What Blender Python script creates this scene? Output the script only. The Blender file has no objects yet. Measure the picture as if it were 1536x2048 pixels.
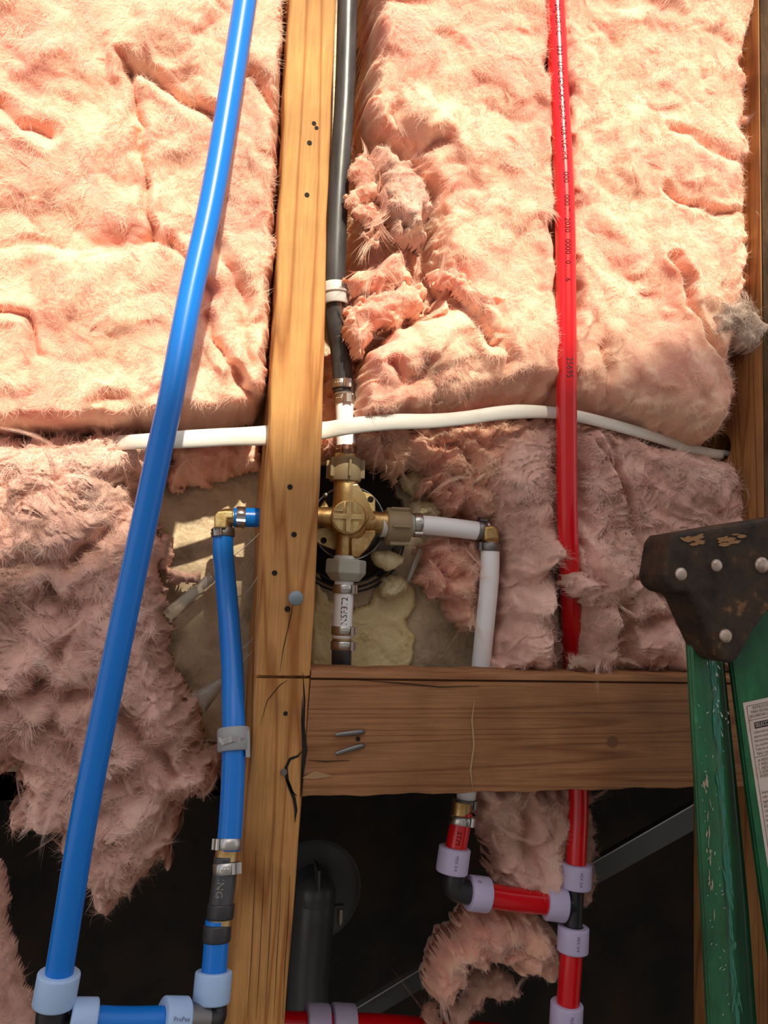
import bpy, math, random
import numpy as np
from mathutils import Vector, Matrix

random.seed(7)
S = bpy.context.scene
COL = S.collection
F = 1537.0                       # focal length in pixels for a 1536x2048 frame
YAW, PITCH, ROLL = math.radians(13.0), math.radians(5.6), math.radians(2.2)
_f = Vector((math.sin(YAW)*math.cos(PITCH), math.cos(YAW)*math.cos(PITCH), math.sin(PITCH)))
_r0 = _f.cross(Vector((0, 0, 1))).normalized()
_u0 = _r0.cross(_f)
_r = _r0*math.cos(ROLL) + _u0*math.sin(ROLL)
_u = _u0*math.cos(ROLL) - _r0*math.sin(ROLL)
def ray(px, py):
    return _f + _r*((px-768)/F) - _u*((py-1024)/F)
CAM = Vector((0, 0, 0.9)) - ray(622, 1341)*0.515
def P(px, py, Y=0.0):            # the point of the plane y = Y seen at that pixel
    d = ray(px, py)
    return CAM + d*((Y-CAM.y)/d.y)
def dep(px, py, Y=0.0):
    return (P(px, py, Y)-CAM).dot(_f)
def PR(wpx, px, py, Y=0.0):      # half of a pixel width, in metres, at that point
    return 0.5*wpx*dep(px, py, Y)/F

# ---------------------------------------------------------------- camera
cam = bpy.data.cameras.new('camera'); camo = bpy.data.objects.new('camera', cam); COL.objects.link(camo)
cam.sensor_fit = 'VERTICAL'; cam.sensor_height = 36.0; cam.lens = 36.0*F/2048.0
cam.clip_start = 0.01
M = Matrix((( _r.x, _u.x, -_f.x, CAM.x), (_r.y, _u.y, -_f.y, CAM.y), (_r.z, _u.z, -_f.z, CAM.z), (0, 0, 0, 1)))
camo.matrix_world = M
S.camera = camo
# ---------------------------------------------------------------- sky, sun, exposure
W = bpy.data.worlds.new('sky'); S.world = W; W.use_nodes = True
wn = W.node_tree.nodes; wl = W.node_tree.links
bg = wn['Background']
sky = wn.new('ShaderNodeTexSky'); sky.sky_type = 'NISHITA'; sky.sun_disc = False
sky.sun_elevation = math.radians(40); sky.sun_rotation = math.radians(180); sky.air_density = 1.0; sky.dust_density = 3.0
mixw = wn.new('ShaderNodeMix'); mixw.data_type = 'RGBA'; mixw.inputs[0].default_value = 0.62
wl.new(sky.outputs[0], mixw.inputs[6]); mixw.inputs[7].default_value = (5.6, 5.2, 4.9, 1)
wl.new(mixw.outputs[2], bg.inputs[0]); bg.inputs[1].default_value = 0.178
SUN_AZ, SUN_EL = math.radians(5), math.radians(40)
sdir = Vector((math.sin(SUN_AZ)*math.cos(SUN_EL), -math.cos(SUN_AZ)*math.cos(SUN_EL), math.sin(SUN_EL)))
sl = bpy.data.lights.new('sun', 'SUN'); sl.energy = 6.6; sl.color = (1.0, 0.90, 0.70); sl.angle = math.radians(0.9)
so = bpy.data.objects.new('sun', sl); COL.objects.link(so)
so.rotation_euler = sdir.to_track_quat('Z', 'Y').to_euler(); so.location = (0, -3, 4)
S.view_settings.view_transform = 'Standard'; S.view_settings.look = 'None'
S.view_settings.gamma = 1; S.view_settings.use_curve_mapping = False
S.view_settings.exposure = 0.0

# ---------------------------------------------------------------- materials
def mat(name, col, rough=0.5, metal=0.0, spec=0.5, **k):
    m = bpy.data.materials.new(name); m.use_nodes = True
    b = m.node_tree.nodes['Principled BSDF']
    b.inputs['Base Color'].default_value = (*col, 1); b.inputs['Roughness'].default_value = rough
    b.inputs['Metallic'].default_value = metal; b.inputs['Specular IOR Level'].default_value = spec
    for n, v in k.items():
        b.inputs[n.replace('_', ' ')].default_value = v
    return m
def tex(m, cols, scale, detail=6, rough=0.6, stretch=(1, 1, 1), distort=0.0, lo=0.35, hi=0.65, bump=0.0, bscale=None, bdist=0.001, bstretch=None, rvar=None):
    nt = m.node_tree; N = nt.nodes; L = nt.links; b = N['Principled BSDF']
    tc = N.new('ShaderNodeTexCoord'); mp = N.new('ShaderNodeMapping'); mp.inputs['Scale'].default_value = stretch
    L.new(tc.outputs['Object'], mp.inputs[0])
    n = N.new('ShaderNodeTexNoise'); n.inputs['Scale'].default_value = scale; n.inputs['Detail'].default_value = detail
    n.inputs['Roughness'].default_value = rough; n.inputs['Distortion'].default_value = distort
    L.new(mp.outputs[0], n.inputs['Vector'])
    cr = N.new('ShaderNodeValToRGB'); e = cr.color_ramp.elements
    while len(e) < len(cols): e.new(0.5)
    for i, c in enumerate(cols):
        e[i].position = lo + (hi-lo)*i/max(1, len(cols)-1); e[i].color = (*c, 1)
    L.new(n.outputs['Fac'], cr.inputs[0]); L.new(cr.outputs[0], b.inputs['Base Color'])
    if rvar:
        mr = N.new('ShaderNodeMapRange'); mr.inputs[3].default_value = rvar[0]; mr.inputs[4].default_value = rvar[1]
        mr.inputs[1].default_value = lo; mr.inputs[2].default_value = hi
        L.new(n.outputs['Fac'], mr.inputs[0]); L.new(mr.outputs[0], b.inputs['Roughness'])
    if bump:
        n2 = N.new('ShaderNodeTexNoise'); n2.inputs['Scale'].default_value = bscale or scale*3; n2.inputs['Detail'].default_value = 8
        mp2 = N.new('ShaderNodeMapping'); mp2.inputs['Scale'].default_value = bstretch or stretch
        L.new(tc.outputs['Object'], mp2.inputs[0]); L.new(mp2.outputs[0], n2.inputs['Vector'])
        bp = N.new('ShaderNodeBump'); bp.inputs['Strength'].default_value = bump; bp.inputs['Distance'].default_value = bdist
        L.new(n2.outputs['Fac'], bp.inputs['Height']); L.new(bp.outputs[0], b.inputs['Normal'])
    return m
def wood(name, light, dark, axis, seed=0.0, rings=150, spots=None):
    m = bpy.data.materials.new(name); m.use_nodes = True
    nt = m.node_tree; N = nt.nodes; L = nt.links; b = N['Principled BSDF']
    b.inputs['Roughness'].default_value = 0.72; b.inputs['Specular IOR Level'].default_value = 0.25
    tc = N.new('ShaderNodeTexCoord'); mp = N.new('ShaderNodeMapping')
    mp.inputs['Location'].default_value = (seed, seed*0.7, seed*1.3)
    mp.inputs['Scale'].default_value = (1, 1, 0.06) if axis == 'z' else (0.035, 1, 1)
    L.new(tc.outputs['Object'], mp.inputs[0])
    d = N.new('ShaderNodeTexNoise'); d.inputs['Scale'].default_value = 26; d.inputs['Detail'].default_value = 1.5
    L.new(mp.outputs[0], d.inputs['Vector'])
    mul = N.new('ShaderNodeMath'); mul.operation = 'MULTIPLY'; mul.inputs[1].default_value = rings*0.2
    L.new(d.outputs['Fac'], mul.inputs[0])
    fr = N.new('ShaderNodeMath'); fr.operation = 'FRACT'; L.new(mul.outputs[0], fr.inputs[0])
    cr = N.new('ShaderNodeValToRGB'); e = cr.color_ramp.elements
    e[0].position = 0.0; e[0].color = (*dark, 1); e[1].position = 0.22; e[1].color = (*light, 1)
    x = e.new(0.8); x.color = (*[a*0.85+c*0.15 for a, c in zip(light, dark)], 1); x = e.new(1.0); x.color = (*dark, 1)
    L.new(fr.outputs[0], cr.inputs[0])
    fi = N.new('ShaderNodeTexNoise'); fi.inputs['Scale'].default_value = 700; fi.inputs['Detail'].default_value = 5
    mp2 = N.new('ShaderNodeMapping'); mp2.inputs['Scale'].default_value = (1, 1, 0.04) if axis == 'z' else (0.04, 1, 1)
    L.new(tc.outputs['Object'], mp2.inputs[0]); L.new(mp2.outputs[0], fi.inputs['Vector'])
    di = N.new('ShaderNodeTexNoise'); di.inputs['Scale'].default_value = 22; di.inputs['Detail'].default_value = 5
    L.new(tc.outputs['Object'], di.inputs['Vector'])
    mr = N.new('ShaderNodeMapRange'); mr.inputs[1].default_value = 0.3; mr.inputs[2].default_value = 0.7; mr.inputs[3].default_value = 0.72; mr.inputs[4].default_value = 1.1
    L.new(di.outputs['Fac'], mr.inputs[0])
    mr2 = N.new('ShaderNodeMapRange'); mr2.inputs[1].default_value = 0.3; mr2.inputs[2].default_value = 0.7; mr2.inputs[3].default_value = 0.8; mr2.inputs[4].default_value = 1.1
    L.new(fi.outputs['Fac'], mr2.inputs[0])
    mm = N.new('ShaderNodeMath'); mm.operation = 'MULTIPLY'; L.new(mr.outputs[0], mm.inputs[0]); L.new(mr2.outputs[0], mm.inputs[1])
    vm = N.new('ShaderNodeVectorMath'); vm.operation = 'SCALE'; L.new(cr.outputs[0], vm.inputs[0]); L.new(mm.outputs[0], vm.inputs['Scale'])
    L.new(vm.outputs[0], b.inputs['Base Color'])
    ad = N.new('ShaderNodeMath'); ad.operation = 'ADD'; L.new(fi.outputs['Fac'], ad.inputs[0])
    mc = N.new('ShaderNodeMath'); mc.operation = 'MULTIPLY'; mc.inputs[1].default_value = 0.6; L.new(cr.outputs[0], mc.inputs[0]); L.new(mc.outputs[0], ad.inputs[1])
    bp = N.new('ShaderNodeBump'); bp.inputs['Strength'].default_value = 0.55; bp.inputs['Distance'].default_value = 0.0006
    L.new(ad.outputs[0], bp.inputs['Height']); L.new(bp.outputs[0], b.inputs['Normal'])
    return m

M_wool = mat('pink_wool', (0.84, 0.46, 0.36), 0.95, spec=0.1, Subsurface_Weight=0.6, Subsurface_Radius=(0.012, 0.005, 0.003), Subsurface_Scale=1.0)
tex(M_wool, [(0.80, 0.36, 0.28), (0.87, 0.50, 0.37), (0.90, 0.60, 0.44)], 16, 5, 0.6, distort=0.6, bump=0.6, bscale=1300, bdist=0.0006)
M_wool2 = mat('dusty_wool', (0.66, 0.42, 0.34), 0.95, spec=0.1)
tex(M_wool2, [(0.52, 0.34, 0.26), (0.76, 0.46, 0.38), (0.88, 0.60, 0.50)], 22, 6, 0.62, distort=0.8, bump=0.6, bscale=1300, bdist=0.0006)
M_grey = mat('grey_wool', (0.6, 0.52, 0.46), 0.95, spec=0.1)
tex(M_grey, [(0.50, 0.36, 0.29), (0.76, 0.60, 0.50)], 40, 6, 0.62, bump=0.9, bscale=900, bdist=0.0012)
M_fib = mat('wool_fibres', (0.90, 0.56, 0.44), 0.8, spec=0.25)
tex(M_fib, [(0.82, 0.42, 0.33), (0.89, 0.56, 0.43), (0.93, 0.68, 0.52)], 25, 4, 0.6)
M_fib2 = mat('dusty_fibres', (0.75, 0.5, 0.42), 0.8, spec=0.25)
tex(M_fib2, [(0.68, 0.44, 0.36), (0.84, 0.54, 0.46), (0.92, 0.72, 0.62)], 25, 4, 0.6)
M_stud = wood('stud_pine', (0.62, 0.31, 0.108), (0.38, 0.145, 0.04), 'z', 0.0, 60)
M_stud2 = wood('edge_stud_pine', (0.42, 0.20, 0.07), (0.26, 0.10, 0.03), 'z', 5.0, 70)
M_plate = wood('plate_pine', (0.38, 0.175, 0.078), (0.25, 0.10, 0.042), 'x', 3.1, 90)
M_old = mat('old_wood_face', (0.16, 0.11, 0.075), 0.95, spec=0.1); tex(M_old, [(0.03, 0.018, 0.012), (0.12, 0.07, 0.04)], 60, 8, 0.7, stretch=(1, 1, 0.25), bump=1.0, bscale=160, bdist=0.003)
M_blue = mat('blue_pipe', (0.0, 0.185, 0.70), 0.32, spec=0.45, Coat_Weight=0.15, Coat_Roughness=0.12)
M_red = mat('red_pipe', (0.66, 0.004, 0.010), 0.26, spec=0.45, Coat_Weight=0.3, Coat_Roughness=0.08)
M_white = mat('white_pipe', (0.90, 0.90, 0.93), 0.38)
M_cable = mat('white_cable', (0.80, 0.77, 0.70), 0.45); tex(M_cable, [(0.62, 0.58, 0.50), (0.80, 0.77, 0.70)], 60, 5, bump=0.4, bscale=60, bdist=0.002, stretch=(0.2, 1, 1), lo=.25, hi=.5)
M_black = mat('black_pipe', (0.035, 0.036, 0.040), 0.34); tex(M_black, [(0.03, 0.03, 0.034), (0.075, 0.076, 0.082)], 90, 6, stretch=(1, 1, 0.2), bump=0.25, bscale=300, bdist=0.0005)
M_blackp = mat('black_plastic', (0.02, 0.02, 0.023), 0.35)
M_brass = mat('brass', (0.62, 0.40, 0.16), 0.36, 1.0); tex(M_brass, [(0.40, 0.22, 0.08), (0.60, 0.40, 0.17), (0.72, 0.53, 0.27)], 70, 7, bump=0.35, bscale=900, bdist=0.0004, rvar=(0.5, 0.32))
M_castbrass = mat('cast_brass', (0.70, 0.54, 0.26), 0.45, 0.85); tex(M_castbrass, [(0.48, 0.33, 0.13), (0.74, 0.58, 0.30)], 120, 7, bump=0.6, bscale=1500, bdist=0.0004)
M_nut = mat('taupe_plastic_nut', (0.30, 0.225, 0.125), 0.5)
M_nutg = mat('pale_plastic_nut', (0.42, 0.42, 0.36), 0.5)
M_steel = mat('steel', (0.56, 0.54, 0.52), 0.30, 1.0)
M_steeld = mat('dark_steel', (0.24, 0.23, 0.23), 0.45, 1.0)
M_ringb = mat('pale_blue_ring', (0.40, 0.58, 0.86), 0.35, Subsurface_Weight=0.3, Subsurface_Radius=(0.004, 0.006, 0.008))
M_ringv = mat('pale_violet_ring', (0.56, 0.50, 0.72), 0.38, Subsurface_Weight=0.3, Subsurface_Radius=(0.006, 0.004, 0.006))
M_ink = mat('black_ink', (0.02, 0.01, 0.012), 0.6)
M_inkr = mat('dark_red_ink', (0.07, 0.0, 0.002), 0.7, spec=0.1)
M_inkv = mat('violet_ink', (0.12, 0.08, 0.22), 0.6)
M_inkw = mat('grey_ink', (0.28, 0.26, 0.24), 0.6)
M_panel = mat('fibreglass', (0.36, 0.27, 0.17), 0.35); tex(M_panel, [(0.22, 0.16, 0.11), (0.55, 0.42, 0.27), (0.74, 0.58, 0.36)], 18, 8, 0.65, bump=0.7, bscale=130, bdist=0.003, rvar=(0.55, 0.3))
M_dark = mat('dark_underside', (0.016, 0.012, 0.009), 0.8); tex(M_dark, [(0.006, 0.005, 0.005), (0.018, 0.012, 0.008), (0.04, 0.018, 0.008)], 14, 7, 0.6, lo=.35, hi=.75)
M_hole = mat('nail_hole_dark', (0.012, 0.008, 0.005), 0.9)
M_glue = mat('yellow_adhesive', (0.58, 0.45, 0.20), 0.42); tex(M_glue, [(0.40, 0.27, 0.11), (0.82, 0.64, 0.32), (0.88, 0.74, 0.42)], 45, 8, 0.7, lo=.28, hi=.6, bump=0.5, bscale=220, bdist=0.0012)
M_foam = mat('yellow_foam', (0.62, 0.54, 0.30), 0.3, spec=0.6, Subsurface_Weight=0.2, Subsurface_Radius=(0.004, 0.003, 0.001)); tex(M_foam, [(0.62, 0.50, 0.26), (0.88, 0.80, 0.52)], 90, 5, bump=0.3, bscale=200)
M_green = mat('green_fibreglass', (0.015, 0.14, 0.055), 0.42)
M_capb = mat('worn_black_cap', (0.03, 0.022, 0.018), 0.62, spec=0.22)
tex(M_capb, [(0.018, 0.013, 0.011), (0.035, 0.024, 0.018), (0.06, 0.035, 0.02), (0.30, 0.15, 0.06)], 55, 9, 0.72, lo=.35, hi=.72, bump=0.6, bscale=180, bdist=0.001)
M_rivet = mat('rivet', (0.50, 0.38, 0.32), 0.42, 0.7); tex(M_rivet, [(0.25, 0.14, 0.08), (0.55, 0.44, 0.38)], 180, 6, lo=.3, hi=.55)
M_sticker = mat('cream_sticker', (0.62, 0.52, 0.45), 0.5); tex(M_sticker, [(0.42, 0.26, 0.15), (0.62, 0.52, 0.46)], 50, 8, 0.7, lo=.22, hi=.42)
M_plas = mat('grey_plastic', (0.33, 0.34, 0.35), 0.45)
M_plasw = mat('pale_plastic', (0.55, 0.55, 0.54), 0.45)
M_alu = mat('torn_foil', (0.5, 0.5, 0.52), 0.4, 0.8)
M_tape = mat('thread_tape', (0.8, 0.8, 0.78), 0.6)
M_clear = mat('clear_film', (0.85, 0.85, 0.82), 0.12, Transmission_Weight=0.75, IOR=1.3)
M_drum = mat('drain_plastic', (0.085, 0.088, 0.092), 0.32)
M_strap = mat('grey_strap', (0.10, 0.105, 0.11), 0.5, 0.5)
M_ground = mat('ground_gravel', (0.36, 0.33, 0.29), 0.9); tex(M_ground, [(0.25, 0.22, 0.19), (0.45, 0.42, 0.37)], 60, 8)
M_render = mat('shade_caster_stucco', (0.62, 0.60, 0.56), 0.9); tex(M_render, [(0.55, 0.53, 0.50), (0.66, 0.64, 0.60)], 8, 8, bump=0.4, bscale=90)  # stucco of the added wall that blocks the sun
# worn paint on the ladder: scuffs are marks with a place of their own
def scuffed_green():
    nt = M_green.node_tree; N = nt.nodes; L = nt.links; b = N['Principled BSDF']
    tc = N.new('ShaderNodeTexCoord')
    n = N.new('ShaderNodeTexNoise'); n.inputs['Scale'].default_value = 55; n.inputs['Detail'].default_value = 9; n.inputs['Roughness'].default_value = 0.7
    mp = N.new('ShaderNodeMapping'); mp.inputs['Scale'].default_value = (1, 1, 0.35); L.new(tc.outputs['Object'], mp.inputs[0]); L.new(mp.outputs[0], n.inputs[0])
    cr = N.new('ShaderNodeValToRGB'); e = cr.color_ramp.elements
    e[0].position = 0.35; e[0].color = (0.008, 0.065, 0.026, 1); e[1].position = 0.62; e[1].color = (0.016, 0.145, 0.055, 1)
    x = e.new(0.695); x.color = (0.03, 0.22, 0.10, 1); x = e.new(0.715); x.color = (0.36, 0.42, 0.36, 1)
    L.new(n.outputs['Fac'], cr.inputs[0]); L.new(cr.outputs[0], b.inputs['Base Color'])
scuffed_green()

# ---------------------------------------------------------------- object helpers
def link(name, me, m, parent=None, base=None):
    o = bpy.data.objects.new(name, me); COL.objects.link(o)
    if m is not None: me.materials.append(m)
    if parent is not None:
        o.parent = parent
    return o
def tag(o, label=None, cat=None, group=None, kind=None):
    if label: o['label'] = label
    if cat: o['category'] = cat
    if group: o['group'] = group
    if kind: o['kind'] = kind
    return o
def thing(name, label, cat, loc, group=None):
    e = bpy.data.objects.new(name, None); COL.objects.link(e); e.empty_display_size = 0.01
    e.location = loc
    return tag(e, label, cat, group)
def mesh(name, V, faces, m, parent=None, smooth=False):
    V = [Vector(v) for v in V]
    if parent is not None: base = Vector(parent.location) if parent.parent is None else Vector(parent.parent.location)
    else:
        base = sum(V, Vector())/len(V); base.z = min(v.z for v in V)
    me = bpy.data.meshes.new(name); me.from_pydata([v-base for v in V], [], faces)
    if smooth: me.shade_smooth()
    me.update()
    o = link(name, me, m, parent)
    if parent is None: o.location = base
    return o
def mesh_np(name, V, quads, tris, m, parent=None, smooth=True):
    V = np.asarray(V, dtype=np.float64)
    if parent is not None: base = np.array(parent.location)
    else: base = V.mean(0); base[2] = V[:, 2].min()
    me = bpy.data.meshes.new(name)
    nq = 0 if quads is None else len(quads); nt = 0 if tris is None else len(tris)
    me.vertices.add(len(V)); me.vertices.foreach_set('co', (V-base).astype(np.float32).ravel())
    loops = []
    if nq: loops.append(np.asarray(quads).ravel())
    if nt: loops.append(np.asarray(tris).ravel())
    lo = np.concatenate(loops).astype(np.int32)
    me.loops.add(len(lo)); me.loops.foreach_set('vertex_index', lo)
    me.polygons.add(nq+nt)
    st = np.concatenate([np.arange(nq)*4, nq*4+np.arange(nt)*3]).astype(np.int32)
    me.polygons.foreach_set('loop_start', st)
    me.polygons.foreach_set('use_smooth', np.full(nq+nt, smooth))
    me.update(calc_edges=True)
    o = link(name, me, m, parent)
    if parent is None: o.location = tuple(base)
    return o
def bevel(o, w, seg=3):
    b = o.modifiers.new('bevel', 'BEVEL'); b.width = w; b.segments = seg; b.limit_method = 'ANGLE'; b.angle_limit = math.radians(35)
    return o
def frame(a, ref=None):
    a = a.normalized()
    ref = ref or Vector((0, -1, 0))
    e1 = (ref - a*ref.dot(a))
    if e1.length < 1e-3: e1 = Vector((0, 0, 1)) - a*a.z
    e1.normalize(); e2 = a.cross(e1)
    return a, e1, e2
def lathe(name, p, a, prof, m, parent=None, n=32, smooth=True, sides=None, ref=None):
    """profile [(t along axis, radius)] about axis a from p; closed when last == first"""
    a, e1, e2 = frame(a, ref); V = []; Fc = []
    k = sides or n
    for (t, r) in prof:
        for i in range(k):
            q = 2*math.pi*(i+(0.5 if sides else 0))/k
            V.append(p + a*t + (e1*math.cos(q)+e2*math.sin(q))*r)
    L = len(prof)
    closed = prof[0] == prof[-1]
    for j in range(L-1):
        j2 = 0 if (closed and j == L-2) else j+1
        for i in range(k):
            i2 = (i+1) % k
            Fc.append((j*k+i, j*k+i2, j2*k+i2, j2*k+i))
    if closed: V = V[:(L-1)*k]
    else:
        if prof[0][1] > 1e-6: Fc.append(tuple(reversed(range(k))))
        if prof[-1][1] > 1e-6: Fc.append(tuple((L-1)*k+i for i in range(k)))
    o = mesh(name, V, Fc, m, parent)
    if smooth:
        for f in o.data.polygons: f.use_smooth = len(f.vertices) == 4
        try: o.data.set_sharp_from_angle(angle=math.radians(40))
        except Exception: pass
    return o
def smooth_path(pts, sub=8):
    pts = [Vector(p) for p in pts]
    if len(pts) < 3: 
        return [pts[0].lerp(pts[-1], i/sub) for i in range(sub+1)]
    out = []
    ext = [pts[0]*2-pts[1]] + pts + [pts[-1]*2-pts[-2]]
    for i in range(1, len(ext)-2):
        a, b, c, d = ext[i-1], ext[i], ext[i+1], ext[i+2]
        for k in range(sub):
            t = k/sub
            out.append(0.5*((2*b) + (c-a)*t + (2*a-5*b+4*c-d)*t*t + (3*b-a-3*c+d)*t**3))
    out.append(pts[-1]); return out
def tube(name, pts, r, m, parent=None, n=24, sub=8, r2=None, flat=None, tw=None):
    """round (or oval) tube; r may be a list per path point; flat = ratio of depth to width"""
    path = smooth_path(pts, sub); V = []; Fc = []
    nP = len(path)
    a0 = (path[1]-path[0]).normalized(); _, e1, _ = frame(a0)
    for j, p in enumerate(path):
        a = (path[min(j+1, nP-1)]-path[max(j-1, 0)]).normalized()
        e1 = (e1 - a*e1.dot(a)).normalized(); e2 = a.cross(e1)
        t = j/(nP-1)
        rr = r if not isinstance(r, (list, tuple)) else float(np.interp(t*(len(r)-1), range(len(r)), r))
        fl = 1.0 if flat is None else float(np.interp(t*(len(flat)-1), range(len(flat)), flat))
        for i in range(n):
            q = 2*math.pi*i/n
            V.append(p + e1*math.cos(q)*rr*fl + e2*math.sin(q)*rr)
    for j in range(nP-1):
        for i in range(n):
            i2 = (i+1) % n
            Fc.append((j*n+i, j*n+i2, (j+1)*n+i2, (j+1)*n+i))
    Fc.append(tuple(reversed(range(n)))); Fc.append(tuple((nP-1)*n+i for i in range(n)))
    o = mesh(name, V, Fc, m, parent)
    for f in o.data.polygons: f.use_smooth = len(f.vertices) == 4
    return o
def prism(name, pts, depth_vec, m, parent=None, bev=0.0):
    """extrude the closed outline pts (world points) by depth_vec"""
    n = len(pts); d = Vector(depth_vec)
    V = [Vector(p) for p in pts] + [Vector(p)+d for p in pts]
    Fc = [tuple(range(n)), tuple(reversed(range(n, 2*n)))] + [(i, i+n, (i+1) % n+n, (i+1) % n) for i in range(n)]
    o = mesh(name, V, Fc, m, parent)
    if bev: bevel(o, bev)
    return o
def loft(name, secs, m, parent=None, smooth=False):
    n = len(secs[0]); V = [p for s in secs for p in s]; Fc = []
    for j in range(len(secs)-1):
        for i in range(n):
            i2 = (i+1) % n
            Fc.append((j*n+i, (j+1)*n+i, (j+1)*n+i2, j*n+i2))
    Fc.append(tuple(range(n))); Fc.append(tuple(reversed([(len(secs)-1)*n+i for i in range(n)])))
    o = mesh(name, V, Fc, m, parent)
    if smooth:
        for f in o.data.polygons: f.use_smooth = True
        try: o.data.set_sharp_from_angle(angle=math.radians(50))
        except Exception: pass
    return o
def box_at(name, c, ax, ay, az, sx, sy, sz, m, parent=None, bev=0.0):
    ax, ay, az = ax.normalized(), ay.normalized(), az.normalized()
    V = [c + ax*(i*sx/2)+ay*(j*sy/2)+az*(k*sz/2) for i in (-1, 1) for j in (-1, 1) for k in (-1, 1)]
    Fc = [(0, 1, 3, 2), (4, 6, 7, 5), (0, 4, 5, 1), (2, 3, 7, 6), (0, 2, 6, 4), (1, 5, 7, 3)]
    o = mesh(name, V, Fc, m, parent)
    if bev: bevel(o, bev)
    return o
LAST = [None]
def adopt(o):
    tx = LAST[0]; _w = Vector(tx.location); tx.parent = o; tx.location = _w-Vector(o.location); tx.name = 'printed_letters'
def text_mesh(s, size):
    cu = bpy.data.curves.new('t', 'FONT'); cu.body = s; cu.size = size; cu.resolution_u = 2; cu.align_y = 'CENTER'
    to = bpy.data.objects.new('t', cu); COL.objects.link(to)
    dg = bpy.context.evaluated_depsgraph_get(); dg.update()
    me = bpy.data.meshes.new_from_object(to.evaluated_get(dg))
    V = [v.co.copy() for v in me.vertices]; Fc = [tuple(p.vertices) for p in me.polygons]
    bpy.data.objects.remove(to); bpy.data.curves.remove(cu); bpy.data.meshes.remove(me)
    return V, Fc
def wrap_text(s, size, path, r, m, parent, start=0.0, phi=0.0, sx=1.0, name='printed_text'):
    """text that runs along a tube's path, its feet to the left when the path runs down"""
    V, Fc = text_mesh(s, size); path = smooth_path(path, 8)
    cum = [0.0]
    for a, b in zip(path, path[1:]): cum.append(cum[-1]+(b-a).length)
    out = []
    for v in V:
        t = start+v.x*sx; j = min(max(int(np.searchsorted(cum, t))-1, 0), len(path)-2)
        a = (path[j+1]-path[j]).normalized(); p = path[j]+a*(t-cum[j])
        e1 = Vector((0, -1, 0)); e1 = (e1-a*e1.dot(a)).normalized(); e2 = e1.cross(a)
        q = phi+v.y/r
        out.append(p+(e1*math.cos(q)+e2*math.sin(q))*(r+0.00012))
    LAST[0] = mesh(name, out, Fc, m, parent)
    return LAST[0]

# ---------------------------------------------------------------- numpy noise
def _h(ix, iy, iz, seed):
    h = (ix.astype(np.int64)*374761393 + iy.astype(np.int64)*668265263 + iz*2147483647 + seed*1274126177) & 0xffffffff
    h = ((h ^ (h >> 13))*1274126177) & 0xffffffff
    h = h ^ (h >> 16)
    return (h & 0xffff)/65535.0*2-1
def vn(x, y, seed=0):
    ix = np.floor(x); iy = np.floor(y); fx = x-ix; fy = y-iy
    u = fx*fx*fx*(fx*(fx*6-15)+10); v = fy*fy*fy*(fy*(fy*6-15)+10)
    out = 0
    g = lambda dx, dy: np.cos(_h(ix+dx, iy+dy, 0, seed)*math.pi)*(fx-dx)+np.sin(_h(ix+dx, iy+dy, 0, seed)*math.pi)*(fy-dy)
    a = g(0, 0)*(1-u)+g(1, 0)*u; b = g(0, 1)*(1-u)+g(1, 1)*u
    return (a*(1-v)+b*v)*1.5
def fbm(x, y, seed, o=3):
    s = 0; a = 1.0; t = 0
    for k in range(o):
        s = s+a*vn(x*2**k, y*2**k, seed+k*17); t += a; a *= 0.5
    return s/t
def billow(x, y, seed, o=2):
    s = 0; a = 1.0; t = 0
    for k in range(o):
        s = s+a*np.sqrt(vn(x*2**k, y*2**k, seed+k*31)**2+0.002); t += a; a *= 0.5
    return s/t
def seg_dist(X, Z, pts, closed=False):
    D = np.full(X.shape, 1e9); n = len(pts)
    for i in range(n if closed else n-1):
        ax, az = pts[i]; bx, bz = pts[(i+1) % n]
        dx, dz = bx-ax, bz-az; L = dx*dx+dz*dz+1e-12
        t = np.clip(((X-ax)*dx+(Z-az)*dz)/L, 0, 1)
        D = np.minimum(D, np.hypot(X-ax-t*dx, Z-az-t*dz))
    return D
def inside(X, Z, pts):
    c = np.zeros(X.shape, bool); n = len(pts)
    for i in range(n):
        x1, z1 = pts[i]; x2, z2 = pts[(i+1) % n]
        if z1 == z2: continue
        k = ((z1 > Z) != (z2 > Z)) & (X < (x2-x1)*(Z-z1)/(z2-z1)+x1)
        c ^= k
    return c
TRIS = [0]
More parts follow.
